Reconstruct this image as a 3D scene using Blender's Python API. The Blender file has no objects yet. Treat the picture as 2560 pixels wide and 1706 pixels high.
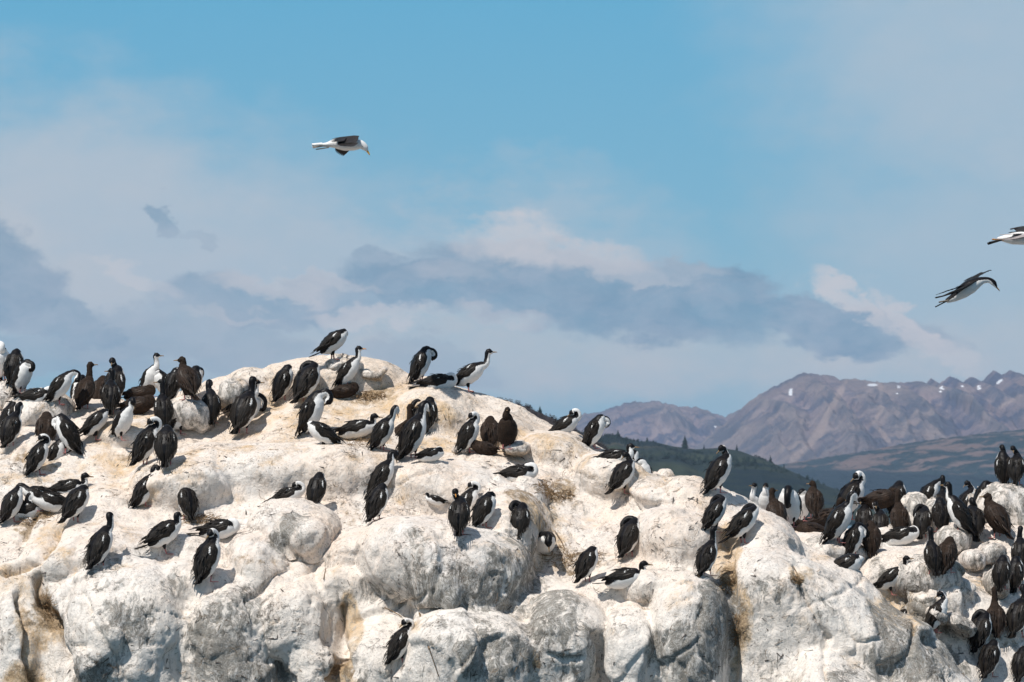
"""Cormorant colony on a guano-white rocky islet, mountains and clouds behind."""
import bpy, math, random
import numpy as np
from mathutils import Vector, Matrix
from mathutils.bvhtree import BVHTree

rad = math.radians
scene = bpy.context.scene
COL = scene.collection

# ---------------------------------------------------------------- camera
PITCH = math.atan(447 / 10000.0)
cam_d = bpy.data.cameras.new('camera')
cam = bpy.data.objects.new('camera', cam_d)
COL.objects.link(cam)
cam_d.sensor_width = 36.0
cam_d.lens = 36.0 * 10000 / 2560
cam.location = (0, 0, 0)
cam.rotation_euler = (math.pi / 2 + PITCH, 0, 0)
cam_d.clip_start = 1.0
cam_d.clip_end = 90000.0
cam_d.dof.use_dof = True
cam_d.dof.focus_distance = 40.5
cam_d.dof.aperture_fstop = 9.0
scene.camera = cam

# ---------------------------------------------------------------- sun and view
SUN = Vector((-0.42, -0.50, 1.02)).normalized()
sun_d = bpy.data.lights.new('sun', 'SUN')
sun_d.energy = 4.7
sun_d.angle = rad(0.5)
sun_d.color = (1.0, 0.95, 0.88)
sun = bpy.data.objects.new('sun', sun_d)
COL.objects.link(sun)
sun.rotation_euler = SUN.to_track_quat('Z', 'Y').to_euler()
sun.location = (-20, -20, 40)
scene.view_settings.view_transform = 'Standard'
scene.view_settings.look = 'None'
scene.view_settings.exposure = 0.0
scene.view_settings.gamma = 1.0
scene.view_settings.use_curve_mapping = False
try:
    scene.cycles.use_denoising = True
    scene.cycles.volume_bounces = 0
    scene.cycles.max_bounces = 5
    scene.cycles.sample_clamp_indirect = 4.0
except Exception:
    pass


# ---------------------------------------------------------------- node helpers
class NT:
    """Small wrapper that adds nodes and links them."""
    def __init__(self, tree):
        self.t = tree; self.n = tree.nodes; self.l = tree.links
    def new(self, kind, **kw):
        nd = self.n.new(kind)
        for k, v in kw.items():
            setattr(nd, k, v)
        return nd
    def put(self, nd, key, v):
        if v is None:
            return
        if isinstance(v, bpy.types.NodeSocket):
            self.l.new(v, nd.inputs[key])
        else:
            nd.inputs[key].default_value = v
    def math(self, op, a, b=None, c=None, clamp=False):
        nd = self.new('ShaderNodeMath', operation=op, use_clamp=clamp)
        self.put(nd, 0, a); self.put(nd, 1, b); self.put(nd, 2, c)
        return nd.outputs[0]
    def vmath(self, op, a, b=None, out=0):
        nd = self.new('ShaderNodeVectorMath', operation=op)
        self.put(nd, 0, a); self.put(nd, 1, b)
        return nd.outputs[out]
    def mapr(self, v, a, b, c=0.0, d=1.0, smooth=False):
        nd = self.new('ShaderNodeMapRange', interpolation_type='SMOOTHSTEP' if smooth else 'LINEAR')
        self.put(nd, 'Value', v)
        for k, x in zip(('From Min', 'From Max', 'To Min', 'To Max'), (a, b, c, d)):
            self.put(nd, k, x)
        return nd.outputs[0]
    def mix(self, f, a, b, mode='MIX'):
        nd = self.new('ShaderNodeMix', data_type='RGBA', blend_type=mode)
        self.put(nd, 0, f); self.put(nd, 6, a); self.put(nd, 7, b)
        return nd.outputs[2]
    def noise(self, vec, scale, detail=4, rough=0.55, dist=0.0, out=0):
        nd = self.new('ShaderNodeTexNoise')
        self.put(nd, 'Vector', vec); self.put(nd, 'Scale', scale); self.put(nd, 'Detail', detail)
        self.put(nd, 'Roughness', rough); self.put(nd, 'Distortion', dist)
        return nd.outputs[out]
    def mapping(self, vec, loc=(0, 0, 0), rot=(0, 0, 0), sc=(1, 1, 1), kind='POINT'):
        nd = self.new('ShaderNodeMapping', vector_type=kind)
        self.put(nd, 'Vector', vec); self.put(nd, 'Location', loc); self.put(nd, 'Rotation', rot); self.put(nd, 'Scale', sc)
        return nd.outputs[0]
    def attr(self, name, out='Fac'):
        nd = self.new('ShaderNodeAttribute', attribute_name=name)
        return nd.outputs[out]
    def bump(self, h, strength, dist, normal=None):
        nd = self.new('ShaderNodeBump')
        self.put(nd, 'Height', h); self.put(nd, 'Strength', strength); self.put(nd, 'Distance', dist)
        if normal is not None:
            self.put(nd, 'Normal', normal)
        return nd.outputs[0]


def c4(r, g, b):
    return (r, g, b, 1.0)


def new_mat(name, rough=0.8, spec=0.3):
    m = bpy.data.materials.new(name)
    m.use_nodes = True
    t = NT(m.node_tree)
    b = m.node_tree.nodes['Principled BSDF']
    b.inputs['Roughness'].default_value = rough
    b.inputs['Specular IOR Level'].default_value = spec
    return m, t, b


# ---------------------------------------------------------------- world sky with clouds
world = bpy.data.worlds.new('World')
scene.world = world
world.use_nodes = True
W = NT(world.node_tree)
for nd in list(W.n):
    W.n.remove(nd)
geo = W.new('ShaderNodeTexCoord').outputs['Generated']
sky = W.new('ShaderNodeTexSky', sky_type='NISHITA')
sky.sun_disc = False
sky.sun_elevation = math.asin(SUN.z)
sky.sun_rotation = math.atan2(SUN.x, SUN.y)
sky.altitude = 0.0
sky.air_density = 1.0
sky.dust_density = 0.2
sky.ozone_density = 3.0
sep = W.new('ShaderNodeSeparateXYZ'); W.put(sep, 0, geo)
az = W.math('ARCTAN2', sep.outputs[0], sep.outputs[1])
el = W.math('ARCSINE', sep.outputs[2])
# angles in hundredths of a radian: 1 unit = 1/100 rad; u right of north axis, v above horizon
cmb = W.new('ShaderNodeCombineXYZ')
W.put(cmb, 0, W.math('MULTIPLY', az, 100.0)); W.put(cmb, 1, W.math('MULTIPLY', el, 100.0))
uv = cmb.outputs[0]


def skypt(px, py):
    return ((px - 1280) / 100.0, (1300 - py) / 100.0)


uvs = W.mapping(uv, sc=(0.55, 1.0, 1.0))
w1 = W.noise(uvs, 0.42, 5, 0.6, out=1)
w2 = W.noise(uvs, 1.7, 5, 0.62, out=1)
off1 = W.vmath('SUBTRACT', w1, (0.5, 0.5, 0.5))
off2 = W.vmath('SUBTRACT', w2, (0.5, 0.5, 0.5))


def warped(a, b):
    s = W.new('ShaderNodeVectorMath', operation='SCALE'); W.put(s, 0, off1); s.inputs['Scale'].default_value = a
    r = W.new('ShaderNodeVectorMath', operation='SCALE'); W.put(r, 0, off2); r.inputs['Scale'].default_value = b
    return W.vmath('ADD', W.vmath('ADD', uv, s.outputs[0]), r.outputs[0])


def puffs(vec, blobs, soft):
    """Sum of soft ellipses given as (px, py, rx, ry, tilt degrees, weight)."""
    tot = None
    for (px, py, rx, ry, tilt, wt) in blobs:
        cx, cy = skypt(px, py)
        q = W.mapping(vec, loc=(cx, cy, 0), rot=(0, 0, rad(tilt)), sc=(rx / 100.0, ry / 100.0, 1e3), kind='TEXTURE')
        d = W.vmath('LENGTH', q, out=1)
        m = W.mapr(d, 1.0 + soft, 1.0 - soft, 0.0, wt, smooth=True)
        tot = m if tot is None else W.math('MAXIMUM', tot, m)
    return tot
# thin high veil, pale low cloud, blue-grey cumulus bank, its lit crests
veil_w = warped(5.0, 1.2)
veil = puffs(veil_w, [(250, 560, 720, 290, -8, 0.95), (900, 640, 760, 150, 0, 0.85), (560, 420, 330, 110, -25, 0.35),
                      (2500, 160, 560, 330, -12, 0.75), (2450, 620, 430, 330, 0, 0.65), (1330, 520, 260, 70, 0, 0.3)], 0.62)
low_w = warped(3.0, 0.9)
low = puffs(low_w, [(1500, 900, 1500, 95, 0, 0.8), (650, 830, 700, 60, -3, 0.5), (2400, 960, 700, 130, 0, 0.55), (150, 690, 330, 90, -25, 0.4), (560, 900, 330, 60, -20, 0.45)], 0.55)
bank_w = warped(1.9, 1.35)
bank = puffs(bank_w, [(1130, 715, 270, 92, -4, 1.0), (950, 645, 62, 48, 0, 0.8), (1500, 735, 480, 104, -7, 1.0), (1790, 705, 180, 62, -5, 0.95),
                      (2070, 800, 300, 68, -12, 0.95), (1320, 640, 260, 62, -10, 0.9), (620, 755, 240, 66, -4, 0.75),
                      (850, 735, 130, 40, -18, 0.7), (20, 700, 150, 110, -25, 0.95), (160, 790, 230, 60, -22, 0.75),
                      (410, 525, 46, 34, -30, 0.75), (500, 575, 60, 22, -25, 0.35), (450, 850, 330, 80, -8, 0.5),
                      (150, 900, 330, 70, 0, 0.55), (2300, 850, 130, 22, -20, 0.35), (1080, 905, 180, 60, -10, 0.4)], 0.20)
lit_w = warped(1.7, 1.35)
lit = puffs(lit_w, [(1290, 600, 150, 62, -12, 1.0), (1470, 640, 190, 40, -12, 0.75), (1720, 670, 110, 28, 0, 0.35), (2130, 740, 120, 22, -30, 0.9),
                    (2270, 810, 130, 24, -42, 0.95), (2350, 885, 90, 28, -35, 0.6), (930, 790, 150, 24, -6, 0.75),
                    (690, 715, 150, 28, -4, 0.7), (1130, 680, 90, 40, 0, 0.3), (1250, 800, 130, 22, -4, 0.5), (560, 790, 120, 14, 0, 0.4), (820, 700, 120, 18, -10, .6), (330, 690, 120, 20, -30, .5), (1600, 690, 140, 16, -6, .5)], 0.42)
wisp = W.mapr(W.noise(uvs, 0.8, 6, 0.62), 0.3, 0.7)
# away from the picture the same kinds of cloud go on, from plain noise on the direction
gen = W.noise(W.mapping(geo, sc=(1.0, 1.0, 2.6)), 2.2, 7, 0.6)
r0 = W.math('ABSOLUTE', az)
side = W.mapr(r0, 0.16, 0.32, 0.0, 1.0, smooth=True)
top = W.mapr(el, 0.14, 0.26, 0.0, 1.0, smooth=True)
outside = W.math('MAXIMUM', side, top)
gveil = W.math('MULTIPLY', W.mapr(gen, 0.42, 0.66, 0.0, 0.7, smooth=True), outside)
blue = W.mix(W.mapr(el, 0.0, 0.13, 0.0, 1.0), c4(0.24, 0.51, 0.65), c4(0.085, 0.445, 0.70))
nis = W.new('ShaderNodeBackground'); W.put(nis, 'Color', sky.outputs[0]); nis.inputs['Strength'].default_value = 0.075
clear = W.new('ShaderNodeBackground'); W.put(clear, 'Color', blue); clear.inputs['Strength'].default_value = 1.0
# near the horizon the air in view is a clear cyan; the Nishita sky takes over above it
lowsky = W.mapr(el, 0.16, 0.55, 0.75, 0.0, smooth=True)
base = W.new('ShaderNodeMixShader'); W.put(base, 0, lowsky); W.put(base, 1, nis.outputs[0]); W.put(base, 2, clear.outputs[0])


def over(prev, fac, col, noise_amt=0.0):
    e = W.new('ShaderNodeBackground'); W.put(e, 'Color', col)
    m = W.new('ShaderNodeMixShader'); W.put(m, 0, fac); W.put(m, 1, prev); W.put(m, 2, e.outputs[0])
    return m.outputs[0]


s = base.outputs[0]
s = over(s, W.math('MULTIPLY', veil, W.mapr(wisp, 0, 1, 0.82, 1.0)), c4(0.50, 0.565, 0.63))
s = over(s, gveil, c4(0.46, 0.52, 0.59))
s = over(s, W.math('MULTIPLY', low, W.mapr(wisp, 0, 1, 0.6, 1.0)), c4(0.60, 0.60, 0.61))
s = over(s, W.math('MULTIPLY', bank, W.mapr(wisp, 0, 1, 0.62, 1.0)), W.mix(W.mapr(W.noise(W.vmath('ADD', uvs, W.vmath('MULTIPLY', off1, (2.0, 2.0, 2.0))), 1.3, 7, 0.62), 0.36, 0.66), c4(0.155, 0.30, 0.43), c4(0.315, 0.41, 0.515)))
s = over(s, W.math('MULTIPLY', lit, W.mapr(wisp, 0, 1, 0.55, 1.0)), c4(0.68, 0.655, 0.665))
wo = W.new('ShaderNodeOutputWorld'); W.l.new(s, wo.inputs['Surface'])


# ---------------------------------------------------------------- object helpers
def at(px, py, Y):
    """World point that stands at depth Y along the line of sight through a spot of the photograph."""
    cx, cz = (px - 1280) / 10000.0, (853 - py) / 10000.0
    cp, sp = math.cos(PITCH), math.sin(PITCH)
    d = Vector((cx, cp - cz * sp, sp + cz * cp))
    return d * (Y / d.y)


def ray(px, py):
    return at(px, py, 1.0).normalized()


def tag(o, label=None, cat=None, group=None, kind=None):
    if label: o['label'] = label
    if cat: o['category'] = cat
    if group: o['group'] = group
    if kind: o['kind'] = kind
    return o


def mesh_obj(name, verts, faces, mat, parent=None, smooth=True, attrs=None):
    me = bpy.data.meshes.new(name)
    me.from_pydata([tuple(map(float, v)) for v in verts], [], faces)
    if mat is not None:
        me.materials.append(mat)
    if smooth:
        me.polygons.foreach_set('use_smooth', [True] * len(me.polygons))
    for k, arr in (attrs or {}).items():
        a = me.attributes.new(k, 'FLOAT', 'POINT')
        a.data.foreach_set('value', np.asarray(arr, dtype=np.float32))
    me.update()
    o = bpy.data.objects.new(name, me)
    COL.objects.link(o)
    if parent is not None:
        o.parent = parent
    return o


def np_obj(name, V, F, mat, smooth=True):
    """Mesh from numpy vertex and quad arrays."""
    me = bpy.data.meshes.new(name)
    me.vertices.add(len(V)); me.vertices.foreach_set('co', V.astype(np.float32).ravel())
    nf, k = F.shape
    me.loops.add(nf * k); me.loops.foreach_set('vertex_index', F.astype(np.int32).ravel())
    me.polygons.add(nf); me.polygons.foreach_set('loop_start', np.arange(0, nf * k, k, dtype=np.int32))
    me.update(calc_edges=True)
    if mat is not None:
        me.materials.append(mat)
    me.polygons.foreach_set('use_smooth', np.full(nf, smooth))
    me.update()
    o = bpy.data.objects.new(name, me); COL.objects.link(o)
    return o


def grid_faces(nr, nc, wrap=False):
    i = np.arange(nr - 1)[:, None]; j = np.arange(nc if wrap else nc - 1)[None, :]
    j2 = (j + 1) % nc
    return np.stack([i * nc + j + 0 * i, i * nc + j2, (i + 1) * nc + j2, (i + 1) * nc + j], -1).reshape(-1, 4)


# ---------------------------------------------------------------- numpy noise
rs = np.random.RandomState(7)
PERM = np.concatenate([rs.permutation(256)] * 3)
GR = rs.normal(size=(256, 3)); GR /= np.linalg.norm(GR, axis=1)[:, None]


def perlin(P):
    Pi = np.floor(P).astype(int); f = P - Pi; Pi &= 255
    u = f * f * f * (f * (f * 6 - 15) + 10)
    tot = 0
    for dx in (0, 1):
        for dy in (0, 1):
            for dz in (0, 1):
                h = PERM[PERM[PERM[(Pi[:, 0] + dx) & 255] + ((Pi[:, 1] + dy) & 255)] + ((Pi[:, 2] + dz) & 255)]
                g = GR[h]
                d = g[:, 0] * (f[:, 0] - dx) + g[:, 1] * (f[:, 1] - dy) + g[:, 2] * (f[:, 2] - dz)
                w = (u[:, 0] if dx else 1 - u[:, 0]) * (u[:, 1] if dy else 1 - u[:, 1]) * (u[:, 2] if dz else 1 - u[:, 2])
                tot = tot + w * d
    return tot * 1.6


def fbm(P, octs=4, gain=0.5, ridged=False):
    a, s, t = 1.0, 0, 0.0
    for o in range(octs):
        n = perlin(P * (2.03 ** o) + 17.3 * o)
        s = s + a * ((1 - 2 * np.abs(n)) if ridged else n); t += a; a *= gain
    return s / t


def worley(P):
    """Nearest and second cell distance, cell id and offset to the nearest cell point."""
    Pi = np.floor(P).astype(int)
    n = len(P); d1 = np.full(n, 9.0); d2 = np.full(n, 9.0); cid = np.zeros(n, int); off = np.zeros((n, 3))
    for dx in (-1, 0, 1):
        for dy in (-1, 0, 1):
            for dz in (-1, 0, 1):
                C = Pi + (dx, dy, dz)
                h = PERM[PERM[PERM[C[:, 0] & 255] + (C[:, 1] & 255)] + (C[:, 2] & 255)]
                q = C + 0.5 + 0.42 * GR[h] * 1.0
                v = P - q; d = np.sqrt((v * v).sum(1))
                m = d < d1
                d2 = np.where(m, d1, np.minimum(d2, d)); cid = np.where(m, h, cid)
                off[m] = v[m]; d1 = np.where(m, d, d1)
    return d1, d2, cid, off


def smoothstep(a, b, x):
    t = np.clip((x - a) / (b - a), 0, 1)
    return t * t * (3 - 2 * t)

VOX = 0.023
HAZE = 0.5 / 9500
# ---------------------------------------------------------------- rock material
def rock_material(name, grey_boost=0.0):
    m, t, b = new_mat(name, 0.88, 0.2)
    P = t.new('ShaderNodeTexCoord').outputs['Object']
    grey, ochre, dirt = t.attr('grey'), t.attr('ochre'), t.attr('dirt')
    big = t.noise(P, 0.9, 5, 0.6)
    mid = t.noise(P, 3.3, 6, 0.65)
    fine = t.noise(P, 13.0, 6, 0.7)
    vfine = t.noise(P, 55.0, 4, 0.7)
    warp = t.vmath('ADD', P, t.vmath('MULTIPLY', t.noise(P, 1.6, 4, 0.6, out=1), (0.5, 0.5, 0.25)))
    streak = t.noise(t.mapping(warp, sc=(7.0, 7.0, 1.1)), 1.6, 7, 0.72)
    thin = t.noise(t.mapping(warp, sc=(20.0, 20.0, 1.3)), 1.0, 6, 0.75)
    # guano coat: warm white to cool white
    col = t.mix(t.mapr(big, 0.35, 0.65), c4(0.80, 0.69, 0.59), c4(0.79, 0.74, 0.69))
    col = t.mix(t.mapr(mid, 0.42, 0.72, 0, 0.5), col, c4(0.62, 0.44, 0.32))
    col = t.mix(t.mapr(fine, 0.5, 0.75, 0, 0.55), col, c4(0.77, 0.75, 0.73))
    zc = t.new('ShaderNodeSeparateXYZ'); t.put(zc, 0, P)
    col = t.mix(t.mapr(t.math('ADD', zc.outputs[2], t.math('MULTIPLY', mid, 0.8)), 0.1, -0.5, 0, 0.6), col, c4(0.84, 0.78, 0.71))
    col = t.mix(t.mapr(t.math('ADD', zc.outputs[2], t.math('MULTIPLY', mid, 1.6)), 1.2, 2.4, 0, 0.5), col, c4(0.70, 0.545, 0.40))
    # ochre hollows
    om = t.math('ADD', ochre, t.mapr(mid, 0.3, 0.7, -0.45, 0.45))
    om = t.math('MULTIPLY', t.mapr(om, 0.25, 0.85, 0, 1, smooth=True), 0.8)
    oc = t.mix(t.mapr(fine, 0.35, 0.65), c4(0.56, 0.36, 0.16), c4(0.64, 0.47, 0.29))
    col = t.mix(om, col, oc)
    # bare grey stone showing through the coat, with run-off streaks
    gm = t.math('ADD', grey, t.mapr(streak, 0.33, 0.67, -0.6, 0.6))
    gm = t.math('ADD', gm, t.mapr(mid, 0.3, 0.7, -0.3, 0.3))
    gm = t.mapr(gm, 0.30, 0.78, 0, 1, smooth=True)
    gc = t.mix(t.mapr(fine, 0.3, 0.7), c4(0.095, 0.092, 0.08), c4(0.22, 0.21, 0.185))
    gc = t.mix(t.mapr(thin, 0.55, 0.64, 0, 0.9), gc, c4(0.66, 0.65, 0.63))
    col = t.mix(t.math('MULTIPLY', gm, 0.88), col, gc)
    # web of fine white run-off lines
    wl = t.noise(t.mapping(warp, sc=(5.0, 5.0, 1.0)), 1.5, 6, 0.62, 1.1)
    web = t.mapr(t.math('ABSOLUTE', t.math('SUBTRACT', wl, 0.5)), 0.0, 0.022, 1, 0, smooth=True)
    wl2 = t.noise(t.mapping(warp, loc=(7, 3, 1), sc=(9.0, 9.0, 2.4)), 1.6, 5, 0.6, 1.4)
    web2 = t.mapr(t.math('ABSOLUTE', t.math('SUBTRACT', wl2, 0.5)), 0.0, 0.03, 1, 0, smooth=True)
    webm = t.math('MULTIPLY', t.math('MAXIMUM', web, web2), t.mapr(big, 0.35, 0.6, 0.35, 0.95))
    col = t.mix(t.math('MULTIPLY', webm, 0.5), col, c4(0.80, 0.77, 0.73))
    # dark vertical weeps
    wp_ = t.noise(t.mapping(warp, loc=(3, 9, 4), sc=(14.0, 14.0, 1.6)), 1.3, 6, 0.68, 0.3)
    col = t.mix(t.math('MULTIPLY', t.mapr(wp_, 0.53, 0.66), t.mapr(mid, 0.4, 0.6, 0.2, 0.7)), col, c4(0.33, 0.29, 0.25))
    # faint grey weathering everywhere
    col = t.mix(t.math('MULTIPLY', t.mapr(thin, 0.53, 0.68), 0.5), col, c4(0.40, 0.37, 0.34))
    col = t.mix(t.math('MULTIPLY', t.mapr(t.noise(P, 5.0, 7, 0.75, 1.5), 0.55, 0.66), 0.45), col, c4(0.30, 0.26, 0.22))
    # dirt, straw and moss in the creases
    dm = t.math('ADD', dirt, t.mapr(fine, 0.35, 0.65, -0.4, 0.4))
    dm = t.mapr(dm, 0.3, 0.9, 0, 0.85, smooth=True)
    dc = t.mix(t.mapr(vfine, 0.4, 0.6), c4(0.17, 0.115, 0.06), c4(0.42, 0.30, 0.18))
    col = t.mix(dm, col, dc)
    # dark droppings and specks
    vor = t.new('ShaderNodeTexVoronoi', feature='F1'); t.put(vor, 'Vector', t.mapping(warp, sc=(1, 1, 0.6))); t.put(vor, 'Scale', 22.0)
    sp = t.mapr(vor.outputs['Distance'], 0.10, 0.2, 1, 0, smooth=True)
    sp = t.math('MULTIPLY', sp, t.mapr(t.noise(P, 2.6, 5, 0.7), 0.44, 0.58))
    col = t.mix(t.math('MULTIPLY', sp, 0.8), col, c4(0.11, 0.085, 0.065))
    sp2 = t.math('MULTIPLY', t.mapr(t.noise(P, 60.0, 3, 0.65), 0.57, 0.64), t.mapr(t.noise(P, 1.7, 4, 0.6), 0.42, 0.6))
    col = t.mix(t.math('MULTIPLY', sp2, 0.6), col, c4(0.16, 0.11, 0.08))
    # hairline cracks
    vc = t.new('ShaderNodeTexVoronoi', feature='DISTANCE_TO_EDGE')
    t.put(vc, 'Vector', t.mapping(t.vmath('ADD', P, t.vmath('MULTIPLY', t.noise(P, 2.0, 7, 0.75, out=1), (0.9, 0.9, 0.9))), sc=(1.25, 1.25, 0.7))); t.put(vc, 'Scale', 1.3)
    ck = t.mapr(vc.outputs['Distance'], 0.0, 0.010, 1, 0, smooth=True)
    ck = t.math('MULTIPLY', ck, t.mapr(t.noise(P, 1.3, 3), 0.47, 0.58))
    col = t.mix(t.math('MULTIPLY', ck, 0.75), col, c4(0.13, 0.09, 0.06))
    t.put(b, 'Base Color', col)
    h = t.math('ADD', t.math('MULTIPLY', fine, 0.6), t.math('MULTIPLY', vfine, 0.25))
    h = t.math('ADD', h, t.math('MULTIPLY', streak, 0.5))
    h = t.math('SUBTRACT', h, t.math('MULTIPLY', ck, 0.5))
    nb = t.bump(h, 0.8, 0.04)
    nb = t.bump(t.noise(P, 5.5, 4, 0.6, 0.4), 0.4, 0.06, nb)
    t.put(b, 'Normal', nb)
    return m


ROCK = rock_material('guano_rock')

# ---------------------------------------------------------------- the rocky islet
# base ground: points of the real slope (photo spot, depth), turned into metres
CP = []
for px in (-300, -60, 200, 450, 700, 950, 1200, 1450, 1700, 1900):
    w = 0.12 * math.sin(px * 0.011)
    CP += [(px, 2000, 38.3 + w), (px, 1706, 38.5 + w), (px, 1600, 38.62 + w), (px, 1500, 38.82 + w)]
for px in (-300, -60, 200, 450, 700):
    CP += [(px, 1440, 39.0), (px, 1370, 39.4), (px, 1300, 39.75), (px, 1240, 40.15), (px, 1170, 40.6)]
for px in (-300, -60, 200, 400):
    CP += [(px, 1110, 41.1), (px, 1060, 41.5), (px, 1010, 41.95), (px, 1000, 42.3)]
CP += [(-300, 1000, 42.8), (-60, 985, 42.7), (200, 1005, 42.7), (400, 1000, 42.7), (150, 1030, 43.3), (400, 1030, 43.5)]
CP += [(600, 1100, 41.2), (600, 1050, 41.7), (600, 1000, 42.1), (580, 945, 42.5),
       (700, 1090, 41.1), (720, 1030, 41.7), (740, 960, 42.2), (760, 905, 42.7),
       (850, 1120, 41.0), (860, 1050, 41.6), (880, 980, 42.1), (880, 898, 42.8),
       (1000, 1140, 40.9), (1000, 1060, 41.5), (1000, 1000, 42.0), (1000, 945, 42.5),
       (1150, 1150, 40.9), (1150, 1080, 41.5), (1140, 1010, 42.0), (1140, 975, 42.4),
       (1280, 1180, 40.7), (1290, 1110, 41.3), (1290, 1050, 41.8), (1280, 1018, 42.1),
       (1400, 1200, 40.7), (1410, 1130, 41.2), (1400, 1085, 41.6),
       (1520, 1240, 40.5), (1520, 1170, 41.0), (1520, 1130, 41.4),
       (1640, 1260, 40.4), (1640, 1205, 40.9), (1760, 1290, 40.3), (1770, 1230, 40.8)]
CP += [(950, 1240, 40.2), (950, 1310, 39.7), (950, 1400, 39.4), (1200, 1250, 40.2), (1200, 1330, 39.7), (1200, 1430, 39.35),
       (1430, 1300, 40.05), (1430, 1380, 39.6), (1430, 1450, 39.35), (1600, 1330, 39.9), (1600, 1410, 39.35), (1620, 1440, 39.3),
       (1750, 1360, 39.8), (1750, 1430, 39.4), (1850, 1290, 40.5), (1850, 1400, 39.7), (1900, 1330, 40.3),
       (1950, 1345, 40.35), (1950, 1450, 39.5), (2050, 1385, 40.25), (2050, 1500, 39.2), (2050, 1600, 38.7),
       (2150, 1440, 40.1), (2150, 1550, 39.2), (2250, 1520, 39.9), (2250, 1620, 39.1), (2340, 1600, 39.7), (2350, 1706, 38.9),
       (2430, 1690, 39.4), (2500, 1780, 39.2), (2650, 1900, 39.0), (2150, 1706, 38.3), (2000, 1706, 38.2)]
# saddle behind the front ridge, then the further ledge on the right
CP += [(1900, 1440, 41.4), (2000, 1480, 41.4), (2100, 1560, 41.3), (2200, 1640, 41.1), (2300, 1740, 40.8), (2400, 1820, 40.6), (2500, 1900, 40.6)]
CP += [(1950, 1345, 42.6), (2050, 1345, 42.5), (2150, 1400, 42.1), (2250, 1450, 41.9), (2350, 1520, 41.6), (2450, 1600, 41.4), (2560, 1680, 41.3),
       (1900, 1325, 43.2), (2000, 1330, 43.2), (2100, 1340, 43.2), (2200, 1370, 42.8), (2300, 1400, 42.6), (2400, 1440, 42.4), (2500, 1480, 42.2), (2650, 1520, 42.2),
       (2250, 1335, 43.3), (2350, 1350, 43.2), (2450, 1350, 43.1), (2560, 1370, 43.0), (2700, 1380, 43.0),
       (2200, 1320, 44.0), (2350, 1315, 44.0), (2480, 1290, 44.0), (2600, 1280, 44.0), (2750, 1300, 44.0),
       (1850, 1345, 43.6), (1900, 1345, 44.4), (2100, 1345, 44.6)]
# back slopes going down to the sea
for px in range(-300, 2900, 320):
    CP += [(px, 1420, 46.0), (px, 1700, 49.0)]
CP += [(200, 1100, 44.2), (600, 1050, 44.0), (900, 1010, 44.2), (1200, 1130, 43.9), (1500, 1250, 43.4), (1750, 1340, 42.8)]
A = np.array([tuple(at(*c)) for c in CP])
RX = A[:, :2].copy(); RZ = A[:, 2].copy()


def tps(r2):
    return 0.5 * r2 * np.log(r2 + 1e-9)


n = len(A)
K = tps(((RX[:, None] - RX[None]) ** 2).sum(-1)) + np.eye(n) * 0.02
Q = np.c_[np.ones(n), RX]
M = np.block([[K, Q], [Q.T, np.zeros((3, 3))]])
sol = np.linalg.solve(M, np.r_[RZ, 0, 0, 0])


def ground(X, Y):
    out = np.zeros(X.size); P = np.c_[X.ravel(), Y.ravel()]
    for i in range(0, len(P), 20000):
        p = P[i:i + 20000]
        out[i:i + 20000] = tps(((p[:, None] - RX[None]) ** 2).sum(-1)) @ sol[:n] + np.c_[np.ones(len(p)), p] @ sol[n:]
    return out.reshape(X.shape)


gx = np.linspace(-7.2, 7.6, 240); gy = np.linspace(37.0, 48.0, 180)
GX, GY = np.meshgrid(gx, gy)
GZ = np.clip(ground(GX, GY), -3.2, 2.6)
GZ[0, :] = -3.2; GZ[-1, :] = -3.2; GZ[:, 0] = np.minimum(GZ[:, 0], -3.0)
topv = np.stack([GX, GY, GZ], -1).reshape(-1, 3)
botv = topv.copy(); botv[:, 2] = -3.4
F1 = grid_faces(180, 240)
nv = len(topv)
bord = [i for i in range(240)] + [240 * r + 239 for r in range(1, 180)] + [240 * 179 + c for c in range(238, -1, -1)] + [240 * r for r in range(178, 0, -1)]
verts = [topv, botv]; faces = [F1, F1[:, ::-1] + nv]
side_f = np.array([(bord[k], bord[k - 1], bord[k - 1] + nv, bord[k] + nv) for k in range(len(bord))])
faces.append(side_f)
vcount = 2 * nv

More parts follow.
